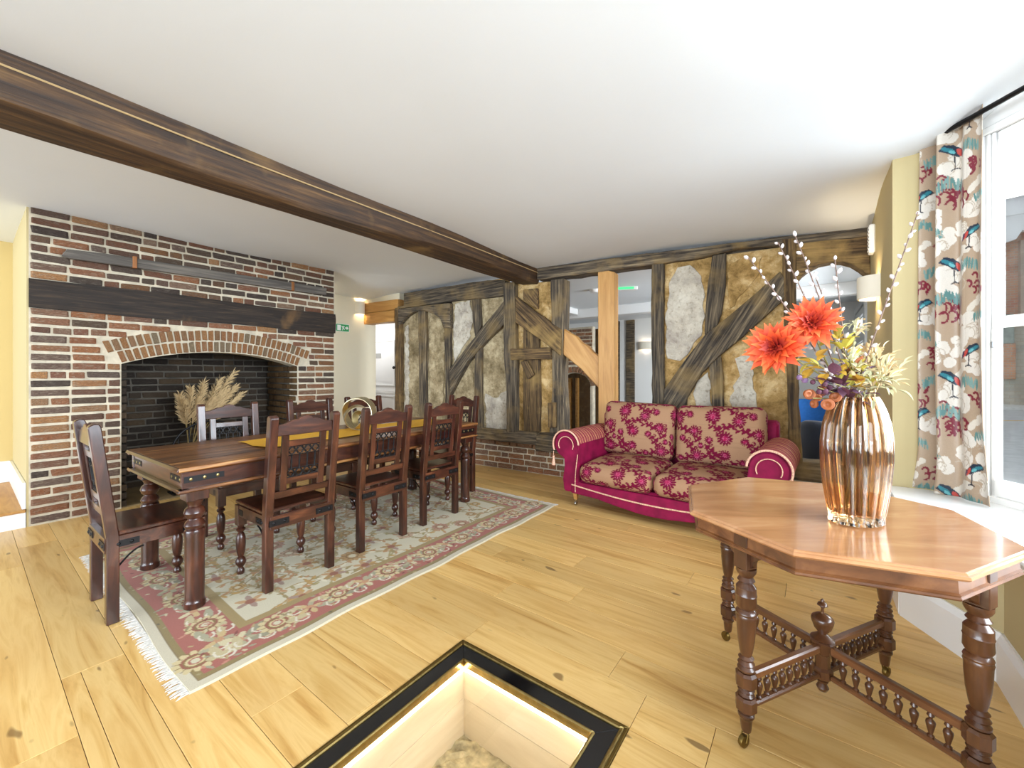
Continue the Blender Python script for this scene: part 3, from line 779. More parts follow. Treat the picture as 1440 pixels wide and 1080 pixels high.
# ---------------------------------------------------------------- flat prints: a small painter whose result becomes a colour attribute
class Canvas:
    def __init__(s, w, h, bgc):
        s.w, s.h = w, h; s.a = np.empty((h, w, 3), np.float32); s.a[:] = lin(bgc)
        s.yy, s.xx = np.mgrid[0:h, 0:w].astype(np.float32)
    def win(s, x0, y0, x1, y1):
        x0, y0 = max(0, int(x0)), max(0, int(y0)); x1, y1 = min(s.w, int(x1) + 2), min(s.h, int(y1) + 2)
        if x1 <= x0 or y1 <= y0: return None
        return slice(y0, y1), slice(x0, x1)
    def put(s, sl, mask, c): s.a[sl][mask] = lin(c)
    def ell(s, cx, cy, rx, ry, c, ang=0):
        R = max(rx, ry); sl = s.win(cx - R, cy - R, cx + R, cy + R)
        if sl is None: return
        X, Y = s.xx[sl] - cx, s.yy[sl] - cy; ca, sa = math.cos(ang), math.sin(ang)
        u, v = X * ca + Y * sa, -X * sa + Y * ca
        s.put(sl, (u / rx) ** 2 + (v / ry) ** 2 < 1, c)
    def ring(s, cx, cy, r, w, c, a0=-9, a1=9):
        sl = s.win(cx - r - w, cy - r - w, cx + r + w, cy + r + w)
        if sl is None: return
        X, Y = s.xx[sl] - cx, s.yy[sl] - cy; d = np.hypot(X, Y); an = np.arctan2(Y, X)
        s.put(sl, (np.abs(d - r) < w) & (an >= a0) & (an <= a1), c)
    def line(s, pts, w, c):
        for (xa, ya), (xb, yb) in zip(pts, pts[1:]):
            n = max(1, int(math.hypot(xb - xa, yb - ya) / max(w * .6, .6)))
            for i in range(n + 1): s.ell(xa + (xb - xa) * i / n, ya + (yb - ya) * i / n, w, w, c)
    def poly(s, pts, c):
        xs = [p[0] for p in pts]; ys = [p[1] for p in pts]; sl = s.win(min(xs), min(ys), max(xs), max(ys))
        if sl is None: return
        X, Y = s.xx[sl], s.yy[sl]; m = np.zeros(X.shape, bool)
        for i in range(len(pts)):
            (xa, ya), (xb, yb) = pts[i], pts[i-1]
            if ya == yb: continue
            m ^= ((ya > Y) != (yb > Y)) & (X < (xb - xa) * (Y - ya) / (yb - ya) + xa)
        s.put(sl, m, c)
    def rosette(s, cx, cy, r, n, c, c2, c3=None, ph=0):
        sl = s.win(cx - r, cy - r, cx + r, cy + r)
        if sl is None: return
        X, Y = s.xx[sl] - cx, s.yy[sl] - cy; d = np.hypot(X, Y) / r; an = np.arctan2(Y, X) + ph
        pet = np.abs(np.cos(an * n / 2))
        s.put(sl, d < .72 + .28 * pet, c)
        s.put(sl, (pet < .22) & (d > .45) & (d < .9), c2)
        s.put(sl, np.abs(d - .46) < .05, c2)
        if c3: s.put(sl, d < .3, c3)
    def at(s, u, v):
        x = np.clip((np.asarray(u) * s.w).astype(int), 0, s.w - 1); y = np.clip((np.asarray(v) * s.h).astype(int), 0, s.h - 1)
        return s.a[y, x]

# ---------------------------------------------------------------- rug
RX0, RX1, RY0, RY1 = -4.0, -1.955, .525, 3.335
def rug_canvas():
    w, h = 400, 560; r = random.Random(3); c = Canvas(w, h, '#d6cbb0'); q = 200.0   # 200 cells per metre
    def frame(d, col): c.a[int(d*q)-0:h-int(d*q), int(d*q):w-int(d*q)] = lin(col)
    frame(.045, '#8a7650'); frame(.052, '#94804f'); 
    for _ in range(900):
        x, y = r.uniform(0, w), r.uniform(0, h)
        if min(x, y, w-x, h-y) < .095*q and min(x, y, w-x, h-y) > .05*q: c.ell(x, y, r.uniform(1, 3), 1.2, r.choice(('#b9a878', '#6f6448', '#a3946a')), r.uniform(0, 3))
    frame(.078, '#ad6657')
    def flower(x, y, s_):
        c.rosette(x, y, s_, 12, '#d8c493', '#8d7440', '#b06a58', r.random()); c.ell(x, y, s_*.2, s_*.2, '#d8cfae'); c.ring(x, y, s_*.55, 1, '#9c5f48')
    def border(n, horizontal, base):
        for k in range(1 if horizontal else 0, n - 1 if horizontal else n):
            f = (k + .5) / n
            x, y = (f * w, base) if horizontal else (base, f * h)
            if k % 2 == 0: flower(x, y, 17)
            else:
                for a in range(5): c.ell(x + 8*math.cos(a*1.26), y + 8*math.sin(a*1.26), 6, 3, r.choice(('#d9cba2', '#b3aa88', '#cfb27e')), a*1.26)
                c.ell(x, y, 4, 4, '#c9966e')
            dx, dy = (w / n / 2, 0) if horizontal else (0, h / n / 2)
            for sgn in (-1, 1):
                xx, yy = x + dx + (0 if horizontal else sgn*8), y + dy + (sgn*8 if horizontal else 0)
                c.ell(xx, yy, 12, 4, r.choice(('#b0a98a', '#9c9578', '#c8b78c')), r.uniform(-.6, .6) + (0 if horizontal else 1.57))
                c.ring(xx + 3, yy + 3, 6, 1.0, '#e2d8c0', -2.5, 2)
    for b in (.195*q, w - .195*q): border(17, False, b)
    for b in (.195*q, h - .195*q): border(11, True, b)
    for _ in range(1500):
        x, y = r.uniform(0, w), r.uniform(0, h); e = min(x, y, w-x, h-y) / q
        if .085 < e < .285: c.ell(x, y, r.uniform(2, 5), 1.3, r.choice(('#cfc09a', '#9b8a62', '#a39d80', '#8c4a40', '#c98a72', '#c0806c', '#b9a070')), r.uniform(0, 3))
    i0 = int(.29*q); inner = c.a[i0:h-i0, i0:w-i0]; 
    sub = Canvas(w - 2*i0, h - 2*i0, '#a8905c'); g = int(.035*q)
    sub.a[g:-g, g:-g] = lin('#c9b98c'); g2 = int(.045*q); sub.a[g2:-g2, g2:-g2] = lin('#d6ccaf')
    W_, H_ = sub.w, sub.h
    for _ in range(190):
        x, y = r.uniform(10, W_-10), r.uniform(10, H_-10); a = r.uniform(0, 6); pts = []
        for k in range(26):
            a += math.sin(k * .35 + x) * .22; x += 3.2*math.cos(a); y += 3.2*math.sin(a); pts.append((x, y))
        sub.line(pts, 1.0, r.choice(('#a48d55', '#9c8a5c', '#b39a66', '#b08a4c')))
        for k in range(2, 24, 3): sub.ell(pts[k][0]+3, pts[k][1], 5, 2, r.choice(('#ab9b66', '#c49c58', '#b7a57a', '#a08c5c', '#bf8f60', '#e6dcc0')), r.uniform(0, 3))
    for j in range(10):
        for i in range(6):
            x, y = (i + .5 + (.25 if j % 2 else -.25)) * W_ / 6 + r.uniform(-8, 8), (j + .5) * H_ / 10 + r.uniform(-8, 8)
            k = r.random()
            if k < .6: sub.rosette(x, y, r.uniform(9, 17), 10, r.choice(('#c7a262', '#b9925c', '#c9a98a', '#b98a70')), '#8a6a3a', '#d8ccaa', r.random())
            else:
                for a in range(6): sub.ell(x + 8*math.cos(a), y + 8*math.sin(a), 7, 3, r.choice(('#c39a6a', '#b08a50', '#a88a78')), a)
                sub.ell(x, y, 5, 5, '#9a5f44')
    e = int(.05*q); m = np.ones((H_, W_), bool); m[e:-e, e:-e] = False
    m[:g2] = True
    inner[g2:-g2, g2:-g2] = sub.a[g2:-g2, g2:-g2]
    b_ = Canvas(W_, H_, '#a8905c'); inner[:g2] = lin('#a48c58'); inner[-g2:] = lin('#a48c58'); inner[:, :g2] = lin('#a48c58'); inner[:, -g2:] = lin('#a48c58')
    return c
rc = rug_canvas()
rug = thing('rug', 'cream and rose patterned rug with white fringe under the dining table', 'rug', ((RX0+RX1)/2, (RY0+RY1)/2, 0))
nu, nv = 400, 560
uu, vv = np.meshgrid(np.linspace(0, 1, nu), np.linspace(0, 1, nv))
U, V_ = uu.ravel(), vv.ravel()
edge = .006 * np.sin(V_ * 17) + .004 * np.sin(V_ * 41 + 1); edge2 = .007 * np.sin(U * 13)
X = (U - .5) * (RX1 - RX0) + edge * (np.abs(U - .5) * 2) ** 3; Y = (V_ - .5) * (RY1 - RY0) + edge2 * (np.abs(V_ - .5) * 2) ** 3
hgt = .010 - .009 * (np.maximum(np.abs(U - .5), np.abs(V_ - .5)) * 2 > .9985)
mb = MB(); mb.v = list(zip(X.tolist(), Y.tolist(), hgt.tolist()))
mb.f = [(j*nu+i, j*nu+i+1, (j+1)*nu+i+1, (j+1)*nu+i) for j in range(nv-1) for i in range(nu-1)]
obj('rug_pile', mb, m_rug, rug, cols=rc.at(U, V_), smooth=True)
for s_ in (-1, 1):
    mb = MB(); yb = s_ * (RY1 - RY0) / 2
    for k in range(330):
        x = -1.02 + 2.04 * k / 329 + rnd.uniform(-.002, .002); L = rnd.uniform(.03, .05); dx = rnd.uniform(-.02, .02)
        mb.tube([(x, yb - s_*.004, .006), (x + dx*.5, yb + s_*L*.5, .006), (x + dx, yb + s_*L, .003)], [.0032, .0026, .0014], 4)
    f_ = obj('fringe', mb, m_fringe, rug); f_['kind'] = 'stuff'

# ---------------------------------------------------------------- dining table
T = thing('dining_table', 'long dark wood dining table with iron straps and turned legs', 'table', (-3.06, 1.815, 0.0), math.radians(1.8))
TL, TW, TZ = 2.34, .90, .77
nb = 5
for k in range(nb):
    w = TW / nb; obj('top_board', B(-TW/2 + k*w + .0006, -TW/2 + (k+1)*w - .0006, -TL/2, TL/2, TZ-.024, TZ), m_top, T, bevel=.002)
def moulding(z0, z1, ov, name):
    pr = [(-.02, z0), (ov*.5, z0), (ov, z0 + (z1-z0)*.4), (ov*.8, z1), (-.02, z1)]
    for nm, a in (('x', 1), ('x', -1), ('y', 1), ('y', -1)):
        mb = MB()
        if nm == 'x': mb.prism([(a*(TW/2 - .02 + p), q) for p, q in pr], -TL/2 - ov*.2, TL/2 + ov*.2, 'y'); m = m_top
        else: mb.prism([(a*(TL/2 - .02 + p), q) for p, q in pr], -TW/2 - ov*.2, TW/2 + ov*.2, 'x'); m = m_dark
        obj(name, mb, m, T, bevel=.002)
moulding(TZ-.03, TZ-.001, .035, 'top_edge_moulding')
for sx in (-1, 1):
    obj('apron', B(sx*(TW/2-.03) - .014, sx*(TW/2-.03) + .014, -TL/2+.012, TL/2-.012, TZ-.115, TZ-.025), wood('sheesham_apron', [(.22, '#1d0e0a'), (.45, '#381c13'), (.6, '#4e2a1b'), (.8, '#76462a')], (34, 5, 34), .7, .28, .06, .3, coat=.35) if sx < 0 else bpy.data.materials['sheesham_apron'], T, bevel=.002)
    obj('apron', B(-TW/2+.03, TW/2-.03, sx*(TL/2-.03) - .014, sx*(TL/2-.03) + .014, TZ-.115, TZ-.025), m_dark, T, bevel=.002)
moulding(TZ-.135, TZ-.114, .03, 'lower_moulding')
LEGP = [(.044, 0), (.048, .004), (.048, .03), (.045, .034), (.043, .05), (.044, .37), (.047, .40), (.044, .412), (.036, .418), (.043, .425), (.047, .438), (.04, .455), (.031, .464), (.029, .47), (.042, .482), (.049, .503), (.042, .526), (.03, .536), (.03, .546), (.038, .562), (.042, .572)]
for sx in (-1, 1):
    for sy in (-1, 1):
        lg = obj('leg', MB().lathe(LEGP, seg=24), m_dark_z, T, (sx*(TW/2-.075), sy*(TL/2-.085), .011), smooth=True, angle=35)
        obj('leg_block', B(-.05, .05, -.05, .05, .572, TZ-.145), m_dark_z, lg, bevel=.003)
        for (nm, x, y, rx) in (('strap', sx*(TW/2-.0155), sy*(TL/2-.11), 0), ('strap', sx*(TW/2-.11), sy*(TL/2-.0155), 1)):
            sp = obj('iron_strap', B(-.0015, .0015, -.09, .09, -.016, .016) if rx == 0 else B(-.09, .09, -.0015, .0015, -.016, .016), m_iron, T, (x, y, TZ-.068))
            for q in (-.06, 0.0, .06):
                rot = (0, sx*PI/2, 0) if rx == 0 else (-sy*PI/2, 0, 0)
                obj('stud', MB().lathe([(.009, 0), (.008, .003), (.004, .005)], seg=8), m_stud, sp, (0, q, 0) if rx == 0 else (q, 0, 0), rot, smooth=True)
# runner and ring sculpture
rn = MB(); n = 40; Pn = []
for side in (0, 1):
    for j in range(n):
        for i in range(9):
            x = -.21 + .42*i/8 + .004*math.sin(j*.7); y = -.68 + 1.75*j/(n-1) + .012*math.sin(i*.9)
            zz = .0022 + .0018*math.sin(i*1.3 + j*.5) * math.sin(j*.31) + (.0 if side else .0016)
            if j == 0 and i > 5: zz += .004
            Pn.append((x, y, max(zz, .0005)))
rn.v = Pn
for j in range(n-1):
    for i in range(8): rn.f.append((j*9+i, j*9+i+1, (j+1)*9+i+1, (j+1)*9+i))
rn.v = rn.v[:n*9]
tag(obj('table_runner', rn, m_yellowcloth, None, (-3.03, 1.83, TZ + .001), (0, 0, math.radians(1.8)), smooth=True), 'mustard yellow runner laid along the dining table', 'table runner')
sc = thing('ring_sculpture', 'brushed gold interlocking ring ornament on the yellow runner', 'ornament', (-3.05, 1.98, TZ + .006))
def band(R, w, th, tilt, spin, loc, name):
    P = []; n = 44
    for k in range(n):
        a = 2*PI*k/n
        for (dr, dw) in ((0, -w/2), (0, w/2), (th, w/2), (th, -w/2)):
            P.append(((R-dr)*math.cos(a), dw + .012*math.sin(2*a), (R-dr)*math.sin(a)))
    mb = MB(); mb.v = P
    for k in range(n):
        k2 = (k+1) % n
        for j in range(4): j2 = (j+1) % 4; mb.f.append((k*4+j, k*4+j2, k2*4+j2, k2*4+j))
    o = obj(name, mb, m_gold, sc, loc, (tilt, 0, spin), smooth=True, angle=40)
    bm = bmesh.new(); bm.from_mesh(o.data); bmesh.ops.recalc_face_normals(bm, faces=bm.faces); bm.to_mesh(o.data); bm.free()
m_gold = plain('brushed_gold', '#d2c7a6', .38, nscale=25, vary=.15, metal=1)
band(.135, .075, .006, .12, .45, (0, 0, .139), 'large_ring')
band(.1, .07, .006, .2, 1.15, (-.005, -.02, .108), 'middle_ring')
band(.075, .06, .006, -.3, .0, (.01, .0, .085), 'small_ring')

# ---------------------------------------------------------------- dining chairs (front of the chair faces local +y)
def make_chair():
    c = thing('dining_chair', 'x', 'chair')
    sw, sd, sh = .205, .20, .455
    turned = [(.016, 0), (.02, .004), (.022, .02), (.017, .034), (.012, .042), (.018, .05), (.028, .066), (.03, .08), (.022, .1), (.014, .108), (.018, .116), (.024, .14), (.027, .19), (.026, .225), (.019, .25), (.013, .258), (.024, .27), (.026, .28), (.016, .29), (.02, .3), (.024, .31)]
    for sx in (-1, 1):
        l = obj('leg', MB().lathe(turned, seg=14), m_dark_z, c, (sx*(sw-.02), sd-.02, 0), smooth=True, angle=40)
        obj('leg_block', B(-.025, .025, -.025, .025, .305, sh-.025), m_dark_z, l, bevel=.002)
        # rear post: straight leg then raked back
        rk = [(-.024, 0), (.024, 0), (.024, .43), (-.041, .985), (-.049, 1.0), (-.067, 1.003), (-.084, .995), (-.089, .985), (-.024, .43)]
        obj('back_post', MB().prism([(y - sd + .02, z) for y, z in rk], sx*(sw-.02)-.023, sx*(sw-.02)+.023, 'x'), m_dark_z, c, bevel=.004)
    obj('seat', B(-sw+.004, sw-.004, -sd+.04, sd+.018, sh-.022, sh), m_dark, c, bevel=.005)
    for k in (-1, 0, 1): pass
    obj('seat_rail', B(-sw+.04, sw-.04, sd-.036, sd-.01, sh-.09, sh-.023), m_dark, c, bevel=.002)
    obj('seat_rail', B(-sw+.022, sw-.022, -sd-.008, -sd+.022, sh-.105, sh-.03), m_dark, c, bevel=.002)
    for sx in (-1, 1): obj('seat_rail', B(sx*(sw-.012)-.012, sx*(sw-.012)+.012, -sd+.0, sd-.01, sh-.09, sh-.0225), m_dark, c, bevel=.002)
    yb = lambda z: -sd + .02 - .065*(z - .43)/.555
    def backbar(name, x0, x1, z0, z1, th=.022, mat=m_dark, par=None):
        a, b = yb(z0), yb(z1); mb = MB()
        vs_ = [(x0, a-th/2, z0), (x1, a-th/2, z0), (x1, a+th/2, z0), (x0, a+th/2, z0), (x0, b-th/2, z1), (x1, b-th/2, z1), (x1, b+th/2, z1), (x0, b+th/2, z1)]
        mb.add(vs_, [(3,2,1,0),(4,5,6,7),(0,1,5,4),(1,2,6,5),(2,3,7,6),(3,0,4,7)])
        return obj(name, mb, mat, par or c, bevel=.002)
    iw = sw - .043
    backbar('back_rail', -iw, iw, .52, .56)
    a = .885
    crest = [(-iw, a), (iw, a), (iw, .945), (iw*.75, .95), (iw*.5, .968), (iw*.28, .972), (iw*.18, .985), (0, .992), (-iw*.18, .985), (-iw*.28, .972), (-iw*.5, .968), (-iw*.75, .95), (-iw, .945)]
    obj('crest_rail', MB().prism(crest, yb(.93)-.012, yb(.93)+.012), m_dark, c, bevel=.002)
    for sx in (-1, 1): backbar('inner_stile', sx*.112-.019, sx*.112+.019, .56, .885, .018, m_dark_z)
    backbar('back_rail', -.093, .093, .815, .85, .018); backbar('back_rail', -.093, .093, .595, .63, .018)
    g = MB(); z0, z1 = .63, .815
    def gp(x, z): return (x, yb(z), z)
    for k in range(4):
        x = -.07 + .14*k/3
        g.tube([gp(x, z0+.05), gp(x, z0+.07), gp(x, (z0+z1)/2), gp(x, z1-.07), gp(x, z1-.05)], [.006, .004, .0055, .004, .006], 6)
        for zc in (z0+.026, z1-.026):
            g.tube([gp(x + .02*math.cos(q), zc + .02*math.sin(q)) for q in np.linspace(0, 2*PI, 11)[:-1]], .003, 5, True)
            g.tube([gp(x-.02, zc), gp(x, zc+.024), gp(x+.02, zc), gp(x, zc-.024)], .003, 5, True)
    for zc in (z0+.002, z0+.052, z1-.052, z1-.002): g.tube([gp(-.093, zc), gp(.093, zc)], .0032, 5)
    for k in range(3):
        x = -.047 + .047*k
        for zc in (z0+.026, z1-.026): g.tube([gp(x-.01, zc-.02), gp(x+.01, zc+.02)], .0025, 4); g.tube([gp(x+.01, zc-.02), gp(x-.01, zc+.02)], .0025, 4)
    obj('iron_grille', g, m_iron, c, smooth=True)
    for sx in (-1, 1):
        for (bx, nm) in ((B(sx*(sw-.07)-.055, sx*(sw-.07)+.055, -sd-.0115, -sd-.008, sh-.085, sh-.05), 'b'), (B(sx*(sw+.0005)-.0015, sx*(sw+.0005)+.0015, -sd+.0, -sd+.12, sh-.078, sh-.045), 's'), (B(sx*(sw+.0005)-.0015, sx*(sw+.0005)+.0015, sd-.10, sd-.01, sh-.078, sh-.045), 'f')):
            st_ = obj('iron_strap', bx, m_iron, c)
            if nm == 'b':
                for q in (-.03, .03): obj('stud', MB().lathe([(.009, 0), (.007, .004), (.003, .006)], seg=8), m_iron, st_, (sx*(sw-.07)+q, -sd-.0115, sh-.068), (PI/2, 0, 0), smooth=True)
            if nm == 's':
                for q in (.04, .09): obj('stud', MB().lathe([(.009, 0), (.007, .004), (.003, .006)], seg=8), m_iron, st_, (sx*(sw+.002), -sd+q, sh-.062), (0, sx*PI/2, 0), smooth=True)
        obj('brace_rod', MB().tube([(sx*(sw-.016), -sd+.03+.11*t, .26+.09*math.sin(t*1.57)) for t in np.linspace(0, 1, 9)], .0045, 6), m_iron, c, smooth=True)
    return c
chairs = [
    ((-3.015, .63), 0, 'dark carved dining chair alone at the near end of the table'),
    ((-2.675, 1.22), PI/2, 'nearest of the three dining chairs along the open side of the table'),
    ((-2.715, 1.835), PI/2, 'middle of the three dining chairs along the open side of the table'),
    ((-2.745, 2.43), PI/2, 'third dining chair on the open side, farthest from the hearth chair'),
    ((-3.54, 1.28), -PI/2, 'dining chair on the hearth side with pampas grass behind it'),
    ((-3.55, 1.945), -PI/2, 'middle dining chair on the hearth side behind the ring ornament'),
    ((-3.56, 2.52), -PI/2, 'far dining chair on the hearth side before the white hall door'),
    ((-3.07, 3.02), PI, 'dining chair at the far end of the table by the timber wall'),
]
chairs[3] = (*chairs[3][:2], 'third dining chair along the open side, nearest the timber wall')
ch0 = make_chair()
for i, ((x, y), rz, lab) in enumerate(chairs):
    o = ch0 if i == 0 else copy_tree(ch0)
    onrug = .0105
    o.location = (x, y, onrug if i else .0); o.rotation_euler = (0, 0, rz + rnd.uniform(-.02, .02))
    tag(o, lab, 'chair', 'carved dining chairs')

# ---------------------------------------------------------------- octagonal table
OC = cam2room(1.16, 1.525); OZ = .74
oct_ = thing('octagonal_table', 'polished mahogany octagonal table with spindle stretchers by the bay window', 'table', (OC[0], OC[1], 0), ANG)
RO = .4585 / math.cos(PI/8)
def octp(r, n=8, off=None): return [(r*math.cos(PI/4*k), r*math.sin(PI/4*k)) for k in range(8)]
def octring(prof, mat, name):
    mb = MB(); mb.lathe(prof, seg=8, rot=0); return obj(name, mb, mat, oct_, smooth=False)
octring([(RO-.05, OZ-.024), (RO-.014, OZ-.024), (RO-.006, OZ-.02), (RO, OZ-.014), (RO-.003, OZ-.007), (RO-.009, OZ-.0055), (RO-.011, OZ-.0015), (RO-.016, OZ), (.001, OZ)], m_mahtop, 'tabletop')
octring([(RO-.055, OZ-.08), (RO-.026, OZ-.08), (RO-.022, OZ-.075), (RO-.026, OZ-.070), (RO-.024, OZ-.066), (RO-.03, OZ-.062), (RO-.033, OZ-.026), (RO-.055, OZ-.026)], m_mahog_x, 'apron')
lp = [(.014, .052), (.016, .06), (.019, .09), (.021, .1), (.025, .104), (.025, .112), (.018, .118), (.018, .122)]
lp2 = [(.02, .17), (.026, .176), (.02, .184), (.026, .192), (.02, .2)]
lp3 = [(.02, .252), (.027, .258), (.027, .264), (.02, .272), (.026, .28), (.019, .29), (.024, .298), (.016, .306), (.02, .32), (.026, .36), (.029, .4), (.03, .43), (.032, .438), (.03, .444), (.032, .45), (.03, .456), (.024, .462), (.028, .468), (.032, .476), (.031, .505), (.033, .51), (.031, .515), (.031, .535), (.026, .542), (.02, .55), (.027, .558), (.02, .57), (.027, .58), (.031, .588), (.031, .6)]
legd = [PI/8 + PI/2*k + PI/4*0 for k in range(4)]
LR = .405
# leg directions in room frame: edge normals of the octagon
for k in range(4):
    a = PI/8 + PI/2*k
    cx, cy = LR*math.cos(a), LR*math.sin(a)
    lg = obj('leg', MB().lathe(lp, seg=16).lathe(lp2, seg=16).lathe(lp3, seg=18), m_mahog, oct_, (cx, cy, 0), (0, 0, a), smooth=True, angle=35)
    for z0, z1 in ((.12, .17), (.2, .252)):
        obj('leg_block', MB().lathe([(.026, z0), (.033, z0+.008), (.033, z1-.008), (.026, z1)], seg=8, rot=PI/8), m_mahog, lg)
    obj('leg_block', B(-.022, .03, -.024, .024, .6, OZ-.024), m_mahog, lg, bevel=.002)
    for s_ in (-1, 1):
        obj('bracket', MB().prism([(s_*.02, .6), (s_*.02, OZ-.08), (s_*.055, OZ-.08), (s_*.055, OZ-.088), (s_*.045, OZ-.1), (s_*.035, OZ-.105), (s_*.03, .615)], -.01, .012, 'x'), m_mahog, lg)
    w = obj('caster', MB().lathe([(.012, -.008), (.019, -.007), (.021, 0), (.019, .007), (.012, .008)], seg=16), m_oldbrass, lg, (.012, 0, .021), (PI/2, 0, 0), smooth=True)
    obj('caster_fork', MB().tube([(.012, .011, .021), (.004, .011, .045), (0, .002, .056)], .003, 5).tube([(.012, -.011, .021), (.004, -.011, .045), (0, -.002, .056)], .003, 5), m_oldbrass, lg)
    ca_, sa_ = math.cos(a), math.sin(a)
    for nm, z0, z1, hw_ in (('upper_stretcher', .218, .246, .013), ('lower_stretcher', .124, .142, .012)):
        obj(nm, B(.03, LR-.028, -hw_, hw_, z0, z1), m_mahog_x, oct_, (0, 0, 0), (0, 0, a), bevel=.005)
    sp_me = mesh_of('spindle', MB().lathe([(.009, .142), (.0095, .147), (.005, .152), (.0065, .158), (.0105, .176), (.012, .186), (.011, .191), (.005, .198), (.0055, .203), (.0095, .208), (.008, .213), (.006, .218)], seg=10), m_mahog, smooth=True) if k == 0 else sp_me
    for q in range(8):
        r_ = .068 + (LR - .13) * q / 7
        inst('spindle', sp_me, oct_, (r_*ca_, r_*sa_, 0))
fin = MB().lathe([(.002, .062), (.014, .068), (.02, .08), (.014, .092), (.01, .096), (.017, .1), (.019, .106), (.012, .112), (.012, .118)], seg=18)
obj('drop_finial', fin, m_mahog, oct_, smooth=True, angle=40)
obj('centre_post', MB().lathe([(.03, .118), (.033, .124), (.033, .15), (.024, .158), (.024, .205), (.032, .212), (.038, .246), (.04, .252), (.034, .258)], seg=8), m_mahog, oct_)
obj('urn_finial', MB().lathe([(.03, .256), (.038, .262), (.03, .268), (.022, .274), (.014, .28), (.016, .286), (.026, .298), (.034, .32), (.036, .332), (.033, .34), (.02, .35), (.006, .356), (.004, .372), (.01, .38), (.017, .384), (.014, .392), (.006, .396), (.007, .402), (.002, .408)], seg=20), m_mahog, oct_, smooth=True, angle=50)

# ---------------------------------------------------------------- sofa (local: front at -y)
SF = thing('sofa', 'magenta velvet two-seat sofa with rolled arms and floral cushions', 'sofa', (-1.05, 3.80, 0), math.radians(-2))
class WrapCanvas(Canvas):
    def ell(s, cx, cy, *a):
        for dx in (-s.w, 0, s.w):
            for dy in (-s.h, 0, s.h): Canvas.ell(s, cx+dx, cy+dy, *a)
    def ring(s, cx, cy, *a):
        for dx in (-s.w, 0, s.w):
            for dy in (-s.h, 0, s.h): Canvas.ring(s, cx+dx, cy+dy, *a)
    def rosette(s, cx, cy, *a):
        for dx in (-s.w, 0, s.w):
            for dy in (-s.h, 0, s.h): Canvas.rosette(s, cx+dx, cy+dy, *a)
def sofa_canvas():
    n = 440; r = random.Random(11); c = WrapCanvas(n, n, '#a98263'); K, K2 = '#701030', '#a98263'
    for y in range(0, n, 4): c.a[y:y+1] *= .93
    fl_ = [(90, 80, 54), (290, 60, 42), (200, 210, 60), (380, 240, 50), (70, 330, 46), (290, 375, 56), (180, 395, 32), (405, 110, 32), (30, 200, 32), (120, 440, 26), (420, 390, 30)]
    for i, (x, y, R_) in enumerate(fl_):
        a = r.uniform(0, 6); px, py = x, y; pts = []
        for k in range(34):
            a += .10 * math.cos(k*.22 + i); px += 4.2*math.cos(a); py += 4.2*math.sin(a); pts.append((px, py))
        c.line(pts, 4.0, K)
        for k in range(10, 34, 5):
            s_ = 1 if k % 2 else -1; qx, qy = pts[k]
            c.ell(qx + s_*15, qy + 10, 20, 9, K, .6*s_); c.ell(qx + s_*24, qy - 5, 14, 7, K, -1.0*s_)
            c.ring(qx - s_*12, qy - 12, 11, 3.4, K, -2.6, 1.9); c.ell(qx - s_*18, qy-16, 5, 5, K)
    for i, (x, y, R_) in enumerate(fl_):
        c.rosette(x, y, R_, 14, K, K2, None, i); c.rosette(x, y, R_*.66, 10, K, '#b4607a', None, i*.7); c.rosette(x, y, R_*.36, 8, '#a01f4c', '#b4607a', None, i)
    return c
sfc = sofa_canvas()
def soft_box(hx, hy, hz_, r, n, bulge, sag=0):
    V, F, UVs = [], [], []
    def emit(fn, uvfn):
        b0 = len(V)
        lin_ = np.sign(np.linspace(-1, 1, n)) * np.abs(np.linspace(-1, 1, n)) ** .85
        for j in range(n):
            for i in range(n):
                q = np.array(fn(lin_[i], lin_[j])) * (hx, hy, hz_)
                inn = np.clip(q, (-hx+r, -hy+r, -hz_+r), (hx-r, hy-r, hz_-r)); d = q - inn; L = np.linalg.norm(d)
                p = inn + (d / L * r if L > 1e-9 else 0)
                fx, fy, fz = p[0]/hx, p[1]/hy, p[2]/hz_
                bx, by, bz = bulge
                p = p + np.array((bx*np.sign(fx)*abs(fx)*(1-fy*fy)*(1-fz*fz), by*fy*(1-fx*fx)*(1-fz*fz), bz*fz*(1-fx*fx)*(1-fy*fy)))
                V.append(tuple(p)); UVs.append(uvfn(q))
        for j in range(n-1):
            for i in range(n-1): F.append((b0+j*n+i, b0+j*n+i+1, b0+(j+1)*n+i+1, b0+(j+1)*n+i))
    emit(lambda a, b: (a, -1, b), lambda q: (q[0], q[2])); emit(lambda a, b: (-a, 1, b), lambda q: (q[0], q[2]))
    emit(lambda a, b: (a, b, 1), lambda q: (q[0], q[1] + hy + hz_)); emit(lambda a, b: (a, -b, -1), lambda q: (q[0], q[1]))
    emit(lambda a, b: (1, a, b), lambda q: (q[1] + hx + hy, q[2])); emit(lambda a, b: (-1, -a, b), lambda q: (q[1] - hx - hy, q[2]))
    mb = MB(); mb.v = V; mb.f = F
    return mb, np.array(UVs)
TILE = .50
def cushion(name, dims, r, bulge, loc, rot, ou, ov, n=110):
    mb, uv = soft_box(*dims, r, n, bulge)
    u = ((uv[:, 0] + ou) / TILE) % 1; v = ((uv[:, 1] + ov) / TILE) % 1
    return obj(name, mb, m_jacquard, SF, loc, rot, cols=sfc.at(u, 1 - v), smooth=True, angle=80, weld=True)
AX = .78                                            # scroll centres at +-AX
iw = AX - .105
